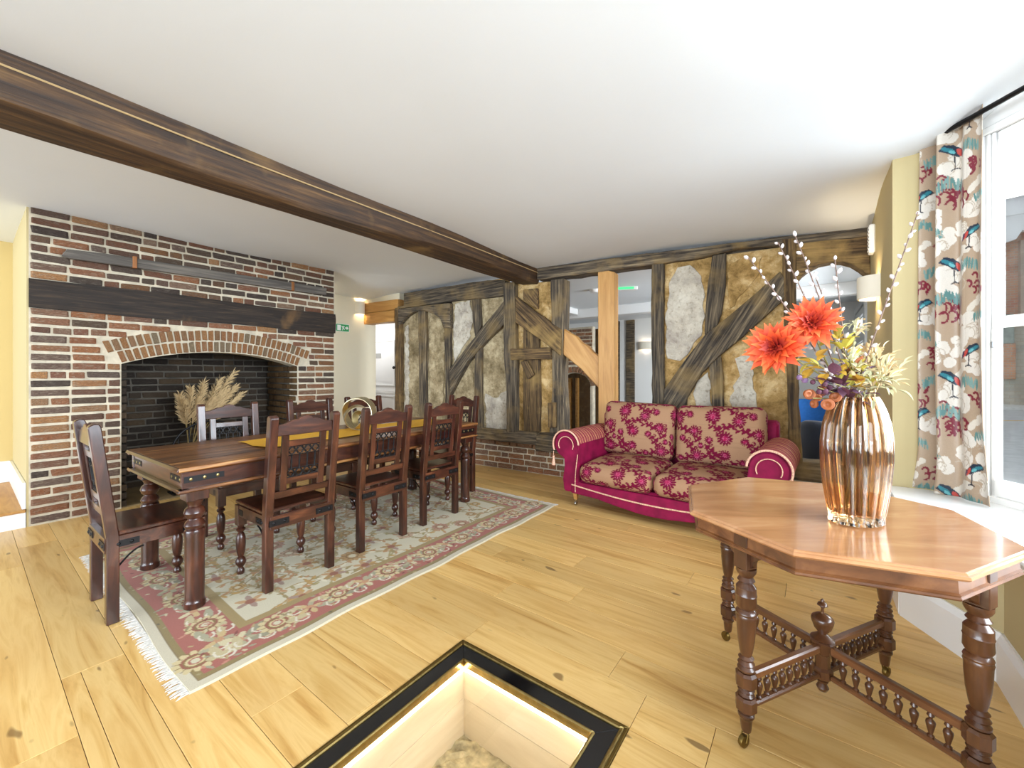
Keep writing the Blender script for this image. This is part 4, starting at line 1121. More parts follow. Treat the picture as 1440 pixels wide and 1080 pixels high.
for s_, tilt in ((-1, .02), (1, -.02)):
    cushion('seat_cushion', (iw/2 - .002, .34, .085), .07, (0, .02, .035), (s_*iw/2, -.13, .345), (.03, 0, 0), .13*s_ + .3, .2)
    cushion('back_cushion', (.362, .095, .265), .07, (.0, .05, .0), (s_*.366, .235, .69), (-.2, tilt, 0), .21*s_ + .05, .1)
# velvet body: seat base with shaped apron, back, arms
apr = [(-AX+.02, .245), (AX-.02, .245), (AX-.02, .135), (.5, .125), (.3, .095), (.12, .075), (0, .07), (-.12, .075), (-.3, .095), (-.5, .125), (-AX+.02, .135)]
obj('seat_base', MB().box(-AX+.03, AX-.03, -.41, .4, .13, .262), m_velvet, SF, bevel=.02)
obj('valance', MB().prism(apr, -.435, -.405), m_velvet, SF, bevel=.006)
obj('back_frame', MB().prism([(.30, .14), (.47, .14), (.47, .80), (.44, .84), (.38, .85), (.335, .82)], -AX-.02, AX+.02, 'x'), m_velvet, SF, bevel=.02)
def rope(pts, r=.0065, par=None): return obj('rope_trim', MB().tube(pts, r, 6), m_rope, par or SF, smooth=True)
rope([(-AX+.03 + (2*AX-.06)*k/20, -.440, .215 - .05*math.sin(PI*k/20)*1.0) for k in range(21)])
RZ, RR = .575, .128
for s_ in (-1, 1):
    prof = [(s_*(AX-.1), .14), (s_*(AX+.06), .14), (s_*(AX+.075), .25), (s_*(AX+.055), .38), (s_*(AX+.06), .45)]
    prof += [(s_*(AX + .035 + RR*math.cos(a)), RZ + RR*math.sin(a)) for a in np.linspace(-.9, PI*.92, 20)]
    prof += [(s_*(AX-.1), .5)]
    arm = obj('arm', MB().prism(prof, -.43, .4), m_velvet, SF, bevel=.01, seg=2, smooth=True, angle=35)
    cov = MB(); P = []; nn = 26
    for y in np.linspace(-.435, .30, 60):
        for a in np.linspace(-.35, PI*.95, nn):
            rr = RR + .008 + .0012*math.sin(y*190)
            P.append((s_*(AX + .035 + rr*math.cos(a)), y, RZ + rr*math.sin(a)))
    cov.grid(P, nn, 60)
    obj('arm_cover', cov, m_stripe, arm, smooth=True)
    rope([(s_*(AX + .035 + (RR+.01)*math.cos(a)), -.441, RZ + (RR+.01)*math.sin(a)) for a in np.linspace(-.45, PI*.97, 22)], .008, arm)
    rope([(s_*(AX + .035 + (RR*(1-.26*q))*math.cos(-.9 + 0 + q*5.2 + .6), ) if False else s_*(AX + .035 + RR*.62*math.cos(a)), -.437, RZ + RR*.62*math.sin(a)) for a, q in zip(np.linspace(-.5, 3.6, 18), np.linspace(0, 1, 18))], .004, arm)
    rope([(s_*(AX - .085 + .02*math.sin(z*7)), -.437, z) for z in np.linspace(.15, .5, 10)], .004, arm)
    ts = obj('tassel', MB().lathe([(.018, -.075), (.016, -.05), (.009, -.012), (.006, -.008), (.011, 0), (.009, .012), (.003, .018)], seg=10).tube([(0, 0, .015), (0, 0, .06)], .003, 5), m_rope, arm, (s_*(AX + .035 + RR + .006), -.44, RZ - .13), smooth=True)
    for yy in (-.36, .36):
        ft = obj('foot', MB().lathe([(.02, .06), (.032, .14)], seg=4, rot=PI/4), m_newoak, SF, (s_*(AX-.03), yy, 0))
        obj('caster', MB().lathe([(.01, -.009), (.02, -.008), (.022, 0), (.02, .008), (.01, .009)], seg=14).tube([(0, .03, 0), (0, .04, 0)], .001, 4), m_oldbrass if False else plain('chrome_caster', '#b9b9b6', .25, metal=1) if 'chrome_caster' not in bpy.data.materials else bpy.data.materials['chrome_caster'], ft, (0, 0, .022), (0, PI/2, 0), smooth=True)
        obj('caster_stem', MB().lathe([(.006, .02), (.012, .045), (.02, .06)], seg=10), bpy.data.materials['chrome_caster'], ft)

# ---------------------------------------------------------------- floor well with glass lid
fw = thing('floor_well', 'lit glass-topped well in the floor with black and brass frame', 'floor window', ((WELL[0]+WELL[1])/2, (WELL[2]+WELL[3])/2, 0))
hx, hy = (WELL[1]-WELL[0])/2, (WELL[3]-WELL[2])/2
def frame4(name, o_, i_, z0, z1, mat, bevel=.003):
    a, b, c, d = hx-o_, hy-o_, hx-i_, hy-i_
    for q in ([(-a, -b), (a, -b), (c, -d), (-c, -d)], [(a, -b), (a, b), (c, d), (c, -d)], [(a, b), (-a, b), (-c, d), (c, d)], [(-a, b), (-a, -b), (-c, -d), (-c, d)]):
        obj(name, MB().prism(q, z0, z1, 'z'), mat, fw, bevel=bevel)
frame4('brass_trim', 0, .012, -.03, .004, m_oldbrass, .002)
frame4('brass_bead', .012, .026, -.03, .007, m_brass, .004)
frame4('black_border', .026, .088, -.03, .0, m_black, .001)
frame4('inner_bead', .088, .1, -.03, .006, m_brass, .004)
obj('glass_pane', B(-hx+.1, hx-.1, -hy+.1, hy-.1, -.014, -.004), m_wellglass, fw)
m_led = emis('led_strip', '#fff1d8', 22.0)
frame4('light_strip', .097, .103, -.038, -.03, m_led, 0)
m_ply = wood('pale_timber_lining', [(.25, '#cbb795'), (.5, '#d8c7a8'), (.75, '#e2d4ba')], (2, 2, 14), 1.0, .6, .05, .08)
for k, (za, zb) in enumerate(((-.16, -.035), (-.33, -.162))):
    frame4('side_board', .078, .1, za, zb, m_ply, .001)
r = random.Random(9); P = []
for j in range(40):
    for i in range(30): P.append((-hx+.08 + (2*hx-.16)*i/29, -hy+.08 + (2*hy-.16)*j/39, -.318 + r.uniform(-.008, .008)))
obj('rubble_floor', MB().grid(P, 30, 40), plain('old_stone', '#b3a684', .95, nscale=22, vary=.5, bump=.8), fw)
# ---------------------------------------------------------------- glass vase with dried flowers on the octagonal table
VX, VY = cam2room(1.18, 1.40); VZ = OZ
V0 = Vector((VX, VY, VZ))
t = NT('amber_glass'); t.fin((.76, .53, .31), .02, trans=1, ior=1.18, coat=1.0, coatrough=.03); m_amber = t.m
t = NT('amber_glass_thick'); t.fin((.80, .47, .2), .03, trans=1, ior=1.45); m_amber2 = t.m
def vase():
    n = 128; prof = [(.0, .0), (.085, .0), (.094, .006), (.092, .02), (.1, .06), (.112, .13), (.12, .21), (.12, .28), (.112, .34), (.098, .385), (.082, .418), (.074, .43)]
    from bisect import bisect
    zs = [p[1] for p in prof]
    V = []
    out = []
    Z = [0, .006, .02, .04] + list(np.linspace(.06, .43, 26))
    def R_(z):
        i = max(1, min(len(prof)-1, bisect(zs, z))); (r0, z0), (r1, z1) = prof[i-1], prof[i]
        return r0 + (r1-r0) * ((z-z0)/(z1-z0) if z1 > z0 else 1)
    def ringpts(z, off, amp):
        P = []
        for k in range(n):
            a = 2*PI*k/n; w = abs(math.sin(a*8)) ** .8
            r = R_(z) - off - amp*(1-w) * (1 if z > .015 else .3)
            P.append((r*1.0*math.cos(a), r*.72*math.sin(a), z))
        return P
    rows = [ringpts(max(z, .003) if i == 0 else z, 0, .014) for i, z in enumerate(Z)]
    inner = [ringpts(z, .007, .012) for z in reversed(Z) if z > .025]
    mb = MB(); P = [p for r in rows + inner for p in r]
    mb.grid(P, n, len(rows) + len(inner), True)
    mb.f.append(tuple(reversed(range(n)))); L = (len(rows)+len(inner)-1)*n; mb.f.append(tuple(range(L, L+n)))
    return mb
va = thing('ribbed_vase', 'tall ribbed amber glass vase on the octagonal table', 'vase', V0 + Vector((0, 0, .0005)), ANG + .25)
obj('glass_body', vase(), m_amber, va, smooth=True, angle=60)
# arrangement; Q: pixel -> point at the vase's depth (+d towards/away from the lens)
def Q(px, py, d=0.0): return at(px, py, 1.40 + d)
MOUTH = V0 + Vector((0, 0, .43)); FOOT = V0 + Vector((0, 0, .04))
def stemline(tip, bend=.0, n=9, base=None):
    b = base or (FOOT + Vector((rnd.uniform(-.035, .035), rnd.uniform(-.03, .03), 0)))
    m = MOUTH + Vector((rnd.uniform(-.035, .035), rnd.uniform(-.03, .03), -.01))
    pts = []
    for k in range(n):
        s_ = k/(n-1)
        # quadratic through the mouth
        if s_ < .4: pts.append(b.lerp(m, s_/.4))
        else:
            q = (s_-.4)/.6; p = m.lerp(tip, q); p.z += bend*math.sin(PI*q); pts.append(p)
    return pts
m_petal = None
t = NT('dahlia_petal'); tc = t.n('ShaderNodeTexCoord'); sp = t.n('ShaderNodeSeparateXYZ'); t.l(tc.outputs['Object'], sp.inputs[0])
m_petal = t.fin(t.ramp(t.math('ADD', t.math('MULTIPLY', sp.outputs[0], .85), t.math('MULTIPLY', t.rand(), .2)), [(0, '#7d140d'), (.35, '#b8280f'), (.7, '#d84a1c'), (1, '#e87838')]), .6)
m_stem = plain('green_stem', '#7d7440', .7)
m_twig = plain('brown_twig', '#71594c', .75, nscale=60, vary=.3)
m_catkin = plain('silver_catkin', '#cfc4c1', .9, nscale=120, vary=.12, sheen=.4)
def petal_mesh():
    mb = MB(); P = []
    for i in range(7):
        u = i/6; w = .2*math.sin(PI*min(1, u*.92+.1))**.8 * (1-u**4)+.004
        for s_ in (-1, 0, 1): P.append((u, s_*w, .10*math.sin(u*2.4) + (abs(s_)*.07*(1-u)) ))
    mb.grid(P, 3, 7); return mesh_of('petal', mb, m_petal, smooth=True)
pet = petal_mesh()
t = NT('dahlia_heart'); tc = t.n('ShaderNodeTexCoord'); sp = t.n('ShaderNodeSeparateXYZ'); t.l(tc.outputs['Object'], sp.inputs[0])
m_keep = m_petal; m_petal = t.fin(t.ramp(sp.outputs[0], [(0, '#5a0d10'), (.5, '#921a14'), (1, '#c8401e')]), .6); pet2 = petal_mesh(); m_petal = m_keep
def dahlia(center, facing, R, label):
    d = thing('dahlia', label, 'flower', center, rot=Vector(facing).to_track_quat('Z', 'Y').to_euler(), group='orange dahlias in the vase')
    lay = [(17, R, .05, 0), (16, R*.93, .28, .2), (15, R*.8, .52, .1), (13, R*.62, .8, .3), (10, R*.42, 1.08, 0), (6, R*.26, 1.35, .2)]
    for n, L, el, ph in lay:
        for k in range(n):
            a = 2*PI*(k+ph)/n + rnd.uniform(-.12, .12); l = L*rnd.uniform(.85, 1.1); e = el + rnd.uniform(-.13, .13)
            inst('petal', pet if el < .7 else pet2, d, (0, 0, .004), (rnd.uniform(-.3, .3), -e, a), (l, l*1.1, l))
    obj('flower_base', MB().lathe([(.002, -.03), (.012, -.022), (.016, -.008), (.01, .006)], seg=10), m_stem, d, smooth=True)
    inv = d.matrix_basis.inverted()
    bk = Vector(center) - Vector(facing).normalized()*.028
    pts = [p for p in stemline(bk, .0, 9)]
    obj('stem', MB().tube([inv @ p for p in pts], .0028, 6), m_stem, d, smooth=True)
tocam = lambda p, up=.1, sx=0: (Vector((0, 0, HC)) - p).normalized() + Vector((sx*CA, sx*SA, up))
c1, c2 = Q(1091, 489, -.07), Q(1141, 455, -.02)
dahlia(c1, tocam(c1, .15, -.3), .098, 'larger orange dahlia leaning left over the vase')
dahlia(c2, tocam(c2, .25, .15), .095, 'red-orange dahlia standing higher beside the willow twigs')
cat_me = mesh_of('catkin', MB().lathe([(.001, 0), (.005, .003), (.0068, .009), (.006, .015), (.003, .02), (.0005, .022)], seg=8), m_catkin, smooth=True)
def willow(tip, bend, n, label, start=.42, base=None):
    w = thing('willow_twig', label, 'twig', V0, group='pussy willow twigs in the vase')
    pts = stemline(tip, bend, 14, base)
    obj('twig', MB().tube([p - V0 for p in pts], [.0034 - .0018*k/13 for k in range(14)], 6), m_twig, w, smooth=True)
    def pos(s_):
        f = s_*13; i = min(12, int(f)); return pts[i].lerp(pts[i+1], f-i), (pts[i+1]-pts[i]).normalized()
    for k in range(n):
        s_ = start + (.995-start)*(k/(n-1))**.85; p, dr = pos(s_)
        o = dr.orthogonal(); o.rotate(Matrix.Rotation(k*2.4 + rnd.random(), 3, dr)); di = (dr*1.0 + o*.55).normalized()
        inst('catkin', cat_me, w, p - V0 + o*.002, di.to_track_quat('Z', 'Y').to_euler(), [rnd.uniform(.65, 1.0)]*3)
willow(Q(1052, 362, .05), .02, 17, 'leftmost pussy willow twig reaching over the sofa side', .55)
willow(Q(1094, 341, .10), .02, 17, 'second pussy willow twig from the left', .55)
willow(Q(1118, 331, .12), .02, 18, 'pussy willow twig rising highest left of the arched opening', .5)
willow(Q(1145, 385, .16), .01, 14, 'short pussy willow twig behind the red-orange dahlia', .5)
willow(Q(1174, 364, .05), .01, 13, 'upright pussy willow twig before the arched opening', .55)
willow(Q(1291, 298, .02), .0, 22, 'long pussy willow twig leaning right toward the curtain', .5)
willow(Q(1162, 520, -.05), .0, 9, 'short pussy willow twig low in the middle of the bunch', .5)
willow(Q(1150, 500, .03), .0, 9, 'short pussy willow twig behind the yellow leaves', .5)
def leaf_mesh(mat, w=.3, fold=.12):
    mb = MB(); P = []
    for i in range(7):
        u = i/6; ww = w*math.sin(PI*u**.8)**.9*(1-u*.15)+.004
        for s_ in (-1, 0, 1): P.append((u, s_*ww, fold*abs(s_)*ww/w + .12*math.sin(u*2.5)))
    mb.grid(P, 3, 7); return mesh_of('leaf', mb, mat, smooth=True)
def spray(name, label, tip, nleaf, L, mats, w=.3, spread=.03, cat='foliage', start=.42, stemmat=None):
    s0 = thing(name, label, cat, V0, group='dried foliage in the vase')
    pts = stemline(tip, .01, 10)
    obj('stem', MB().tube([p - V0 for p in pts], .0018, 5), stemmat or m_stem, s0, smooth=True)
    ms = [leaf_mesh(m, w) for m in mats]
    for k in range(nleaf):
        f = (start + (1-start)*rnd.random()**.7)*9; i = min(8, int(f)); p = pts[i].lerp(pts[i+1], f-i)
        di = Vector((rnd.gauss(0, 1), rnd.gauss(0, 1), rnd.gauss(.3, .8))).normalized()
        l = L*rnd.uniform(.7, 1.25)
        inst('leaf', rnd.choice(ms), s0, p - V0 + di*spread*rnd.random(), di.to_track_quat('X', 'Z').to_euler(), (l, l, l))
m_yl = plain('yellow_green_leaf', '#bcae45', .6, nscale=30, vary=.2); m_yl2 = plain('gold_leaf', '#c49a35', .6, nscale=30, vary=.2)
m_pale = plain('pale_sage_leaf', '#c9c7a0', .7); m_tan = plain('dried_tan_leaf', '#cdb083', .75, nscale=30, vary=.15); m_straw = plain('straw_leaf', '#d9c79a', .8)
m_plum = plain('plum_leaf', '#5d3446', .6, nscale=20, vary=.3); m_lilac = plain('lilac_leaf', '#8d6f96', .6, nscale=20, vary=.2); m_rust = plain('rust_leaf', '#95522a', .6, nscale=20, vary=.2)
spray('leaf_spray', 'yellow green leaf spray under the dahlias', Q(1138, 505, -.06), 26, .055, [m_yl, m_yl2], .3)
spray('leaf_spray', 'yellow leaf spray reaching above the vase centre', Q(1178, 478, -.02), 26, .05, [m_yl, m_yl2, m_pale], .3)
spray('leaf_spray', 'pale feathery leaf spray left of the wall lamp', Q(1205, 450, .06), 46, .035, [m_pale, m_tan], .22)
spray('leaf_spray', 'fine pale green spray above the vase rim', Q(1195, 505, -.05), 70, .032, [m_yl, m_pale, m_straw], .25, .04)
spray('plum_spray', 'plum and lilac leaves at the vase rim', Q(1175, 540, -.08), 30, .042, [m_plum, m_lilac, m_plum], .42, .045)
spray('plum_spray', 'dark plum leaves behind the vase rim', Q(1200, 530, .0), 30, .042, [m_plum, m_lilac, m_rust], .42, .05)
spray('dried_spray', 'straw-coloured dried flower head bulging right of the vase', Q(1243, 530, -.04), 130, .045, [m_straw, m_tan, m_pale], .12, .075, start=.62)
spray('dried_spray', 'dried tan blossom spray behind the long leaning twig', Q(1228, 500, .06), 90, .032, [m_tan, m_straw], .2, .06, start=.7)
def pods(label, tip, n):
    s0 = thing('seed_pod_sprig', label, 'foliage', V0, group='dried foliage in the vase')
    pts = stemline(tip, .0, 8); obj('stem', MB().tube([p - V0 for p in pts], .002, 5), m_stem, s0)
    me = mesh_of('pod', MB().lathe([(.004, 0), (.014, .004), (.019, .012), (.018, .019), (.011, .021), (.003, .014)], seg=12), m_rust, smooth=True)
    for k in range(n):
        p = pts[-1].lerp(pts[-3], k/n) + Vector((rnd.uniform(-.022, .022), rnd.uniform(-.022, .022), rnd.uniform(-.03, .02)))
        di = (Vector((0, 0, HC)) - p).normalized() + Vector((rnd.uniform(-1, 1), rnd.uniform(-1, 1), rnd.uniform(-.6, .6)))
        inst('pod', me, s0, p - V0, di.to_track_quat('Z', 'Y').to_euler(), [rnd.uniform(.7, 1.05)]*3)
pods('orange-brown seed pods hanging left over the vase rim', Q(1143, 560, -.04), 7)
def berries(label, tip, n, mat):
    s0 = thing('berry_sprig', label, 'foliage', V0, group='dried foliage in the vase')
    pts = stemline(tip, .0, 8); obj('stem', MB().tube([p - V0 for p in pts], .0018, 5), m_stem, s0)
    me = mesh_of('berry', MB().lathe([(.001, -.009), (.006, -.007), (.009, 0), (.006, .007), (.001, .009)], seg=10), mat, smooth=True)
    for k in range(n):
        p = pts[-1].lerp(pts[-3], k/n) + Vector((rnd.uniform(-.02, .02), rnd.uniform(-.02, .02), rnd.uniform(-.02, .02)))
        inst('berry', me, s0, p - V0, (0, 0, 0), [rnd.uniform(.8, 1.2)]*3)
berries('dark purple berries left of the seed pods', Q(1150, 545, -.06), 8, m_plum)
berries('pale lilac berries under the larger dahlia', Q(1122, 525, .0), 5, m_lilac)

# ---------------------------------------------------------------- curtain and rod
ct = thing('curtain', 'beige satin curtain printed with cranes and blossoms at the bay window', 'curtain', (0, 0, 0))
def cpt(X, Y, z): x, y = cam2room(X, Y); return (x, y, z)
def curtain_canvas():
    w, h = 330, 900; c = Canvas(w, h, '#b79e84'); r = random.Random(4)      # u = px 1277..1395, v = z 2.5 .. .58
    def blossom(x, y, s_):
        for k in range(9): c.ell(x + r.uniform(-s_, s_)*1.3, y + r.uniform(-s_, s_)*.9, s_*.62, s_*.5, '#e6ddd0')
        for k in range(6): c.ring(x + r.uniform(-s_, s_), y + r.uniform(-s_, s_)*.6, s_*.5, .9, '#c2b29e', -2.4, 1.2)
    def scallop(x, y, s_):
        for k in range(9): c.ring(x + r.uniform(-s_, s_)*1.1, y + r.uniform(-s_, s_)*.9, s_*.36, 2.6, '#7e1c30', r.uniform(-3, -1.5), r.uniform(.5, 2))
    def fern(x, y, s_):
        for k in range(9): c.ell(x + (k-4)*s_*.2, y + abs(k-4)*s_*.08, s_*.09, s_*.42, r.choice(('#7da09a', '#5f8a86')), r.uniform(-.3, .3))
    def lily(x, y, s_):
        for k in range(3): c.ell(x + (k-1)*s_*.5, y - (k-1)*s_*.35, s_*.55, s_*.3, '#e2d8c8', -.8 + k*.5)
    def crane(x, y, s_, flip=1):
        c.poly([(x - flip*s_, y - s_*.15), (x - flip*s_*.5, y - s_*.6), (x + flip*s_*.3, y - s_*.45), (x + flip*s_, y + s_*.2), (x + flip*s_*1.1, y + s_*.65), (x + flip*s_*.6, y + s_*.6), (x - flip*s_*.1, y + s_*.2)], '#1f2c3e')
        c.ell(x - flip*s_*.2, y - s_*.15, s_*.6, s_*.16, '#2f7f8c', .35*flip); c.ell(x + flip*s_*.15, y + s_*.1, s_*.3, s_*.12, '#6db8bd', .5*flip)
        c.ell(x + flip*s_*.72, y + s_*.3, s_*.16, s_*.42, '#c8493e', -.5*flip); c.ell(x + flip*s_*1.0, y + s_*.5, s_*.12, s_*.36, '#53304a', -.3*flip)
        c.line([(x + flip*s_*.35, y + s_*.5), (x + flip*s_*.42, y + s_*1.5)], 1.5, '#2b2630'); c.line([(x + flip*s_*.15, y + s_*1.6), (x + flip*s_*.42, y + s_*1.45), (x + flip*s_*.75, y + s_*1.6)], 1.5, '#2b2630')
    def pv(y): return (y - 180) / (702 - 180) * h
    def pu(x): return (x - 1290) / (1392 - 1290) * w
    H1 = 272                                                   # repeat of the print
    for k in range(-1, 5):
        o = k * H1
        for (x, y, q) in ((40, 60, 22), (95, 190, 24), (180, 20, 26), (225, 120, 34), (285, 235, 30), (310, 40, 22), (150, 240, 22), (20, 210, 18), (250, 0, 20)): blossom(x, o + y, q)
        for (x, y, q) in ((60, 120, 26), (120, 30, 24), (190, 175, 36), (240, 190, 30), (300, 130, 20), (20, 10, 20), (140, 130, 18)): scallop(x, o + y, q)
        for (x, y, q) in ((30, 150, 30), (105, 80, 34), (205, 150, 38), (275, 80, 32), (165, 265, 30), (315, 200, 26), (70, 235, 28)): fern(x, o + y, q)
        for (x, y, q) in ((250, 60, 32), (70, 20, 24), (130, 175, 22), (300, 175, 26)): lily(x, o + y, q)
        for (x, y, q, f) in ((210, 75, 30, 1), (75, 165, 26, -1), (150, 205, 20, 1), (290, 10, 24, -1), (25, 85, 18, 1)): crane(x, o + y, q, f)
    return c
cc = curtain_canvas()
nu, nv = 200, 520
uu, vv = np.meshgrid(np.linspace(0, 1, nu), np.linspace(0, 1, nv)); u, v = uu.ravel(), vv.ravel()
pxl = 1293 - 4*v - 12*np.clip((v-.88)/.12, 0, 1)**1.5; pxr = 1381 + 5*np.clip((v-.55)/.45, 0, 1) + 8*np.clip((v-.8)/.2, 0, 1)
px = pxl + (pxr - pxl) * u
XB = 2.37
amp = (.042 * (1 - .25*v)) * (1 - .75*np.clip((u-.42)/.3, 0, 1))
XX = XB + amp*np.sin(2*PI*(3.4*u**.8) + .6 + .3*np.sin(v*4)) + .02*np.sin(PI*np.clip((u-.45)/.55, 0, 1)) - .012*v
YY = XB * FP / (px - CX)
topz = 2.63; zz = topz - v*(topz - ZS - .006) + .012*(1-v)**6*np.sin(u*11)
rx, ry = XX*CA - YY*SA, XX*SA + YY*CA
mb = MB(); mb.v = list(zip(rx.tolist(), ry.tolist(), zz.tolist()))
mb.f = [(j*nu+i, (j+1)*nu+i, (j+1)*nu+i+1, j*nu+i+1) for j in range(nv-1) for i in range(nu-1)]
row = slice(nu*(nv//2), nu*(nv//2 + 1)); dl = np.hypot(np.diff(rx[row]), np.diff(ry[row])); arc = np.concatenate([[0], np.cumsum(dl)]); arc /= arc[-1]
cl = obj('cloth', mb, m_curtain, ct, cols=cc.at(np.tile(arc, nv), v), smooth=True)
so = cl.modifiers.new('thickness', 'SOLIDIFY'); so.thickness = .003
def rodp(px, py, X): Y = X*FP/(px-CX); return Vector(cpt(X, Y, HC + (HY-py)/FP*Y))
r0, r1 = rodp(1292, 213, 2.36), rodp(1368, 178, 2.36); dr = (r1 - r0).normalized(); r0.z = r1.z = 2.565; dr = (r1-r0).normalized()
rod = thing('curtain_rod', 'black metal curtain pole above the bay window', 'curtain rod', (0, 0, 0))
obj('pole', MB().tube([r0 - dr*.02, r0 + dr*1.35], .013, 12), m_iron, rod, smooth=True)
obj('finial', MB().lathe([(.01, 0), (.02, .006), (.022, .018), (.014, .03)], seg=12), m_iron, rod, r0 - dr*.02, (-dr).to_track_quat('Z', 'Y').to_euler(), smooth=True)

# ---------------------------------------------------------------- wall lamps, signs, detectors
m_lampbody = plain('cream_lamp', '#efe6d2', .6)
def wall_lamp(label, loc, rz, w=.2, h=.13, d=.1, power=4, updown=(True, True), col=(1, .82, .55)):
    o = thing('wall_lamp', label, 'lamp', loc, rz)
    # half drum against the wall: local wall plane x=0, projects to -x
    pts = [(-d*math.sin(a), w/2*math.cos(a)) for a in np.linspace(0, PI, 15)]
    mb = MB(); n = len(pts)
    mb.v = [(x, y, -h/2) for x, y in pts] + [(x, y, h/2) for x, y in pts] + [(x*.9-.001, y*.92, -h/2) for x, y in pts] + [(x*.9-.001, y*.92, h/2) for x, y in pts]
    for i in range(n-1):
        mb.f += [(i, i+1, n+i+1, n+i), (2*n+i+1, 2*n+i, 3*n+i, 3*n+i+1), (i+1, i, 2*n+i, 2*n+i+1), (n+i, n+i+1, 3*n+i+1, 3*n+i)]
    obj('shade', mb, m_lampbody, o, smooth=True, angle=50)
    obj('bracket', B(-.012, 0, -.03, .03, -.03, .03), m_lampbody, o)
    bl = obj('bulb', MB().lathe([(.001, -.02), (.012, -.016), (.016, 0), (.012, .016), (.001, .02)], seg=10), emis('warm_bulb', '#ffd9a0', 6) if 'warm_bulb' not in bpy.data.materials else bpy.data.materials['warm_bulb'], o, (-d*.5, 0, 0), smooth=True)
    li = lamp('wall_lamp_light', (-d*.5, 0, 0), power, col, .02); li.parent = o
    return o
p = onx(1232, 405, XR)
wall_lamp('cream half-drum wall lamp on the yellow pier by the arched opening', (XR, 3.95, onx(1232, 405, XR).z if False else 1.87), 0, .24, .16, .12, 14)
wall_lamp('cream wall lamp at the ceiling edge beside the oak lintel', (-6.0, 3.9, 2.32), PI, .16, .2, .08, 9)
wall_lamp('small wall lamp tucked behind the chimney breast corner', (-6.0, 3.12, 2.2), PI, .14, .12, .08, 36)
p = ony(908, 486, 9.0)
wall_lamp('white wall lamp in the room beyond the timber wall', (p.x, 9.0, p.z), PI/2, .34, .17, .1, 3, col=(1, .92, .8))
vt = thing('wall_vent', 'white louvred alarm sounder high on the yellow pier', 'alarm', (XR, 4.18, 2.28))
obj('case', B(-.035, 0, -.05, .05, -.11, .11), m_white, vt, bevel=.008)
for k in range(7): obj('louvre', B(-.04, -.034, -.042, .042, -.085 + k*.027, -.072 + k*.027), m_white, vt, bevel=.002)
m_exit = plain('exit_green', '#2f9e5c', .5); m_sgn = plain('sign_white', '#f4f6f4', .5)
p = onx(481.5, 461, -6.0)
es = thing('exit_sign', 'small green running-man exit sign on the passage wall', 'sign', (-5.998, p.y, p.z))
obj('plate', B(0, .004, -.11, .11, -.055, .055), m_exit, es)
obj('border', MB().box(.004, .005, -.115, .115, .055, .06).box(.004, .005, -.115, .115, -.06, -.055).box(.004, .005, -.115, -.11, -.055, .055).box(.004, .005, .11, .115, -.055, .055), m_sgn, es)
obj('door_symbol', B(.004, .006, -.09, -.03, -.042, .042), m_sgn, es)
obj('running_man', MB().prism([(-.01, -.04), (.0, -.04), (.012, -.012), (.03, -.03), (.038, -.024), (.018, .004), (.022, .018), (.034, .01), (.038, .018), (.018, .032), (.0, .022), (-.012, .03), (-.018, .022), (-.004, .008), (.0, -.006)], .004, .006, 'x').lathe([(.008, .004), (.008, .006)], seg=8), m_sgn, es)
obj('arrow', MB().prism([(.045, -.012), (.07, -.012), (.07, -.032), (.1, 0), (.07, .032), (.07, .012), (.045, .012)], .004, .006, 'x'), m_sgn, es)
p = onz(880, 407, 2.44)
ex = thing('emergency_exit_light', 'white ceiling exit light with green legend in the room beyond', 'exit light', (p.x, p.y, 2.47), ANG - .25)
obj('case', B(-.16, .16, -.06, .06, -.045, 0), m_white, ex, bevel=.01)
obj('legend', B(-.11, .11, -.064, -.06, -.04, -.008), emis('exit_glow', '#43c07a', .8), ex)
p = onz(836, 410, 2.44)
sd_ = thing('smoke_detector', 'round white smoke detector on the ceiling beyond', 'detector', (p.x, p.y, 2.47))
obj('base', MB().lathe([(.075, -.015), (.08, 0)], seg=20), m_white, sd_); obj('dome', MB().lathe([(.03, -.05), (.055, -.045), (.065, -.03), (.07, -.015)], seg=20), m_white, sd_, smooth=True)

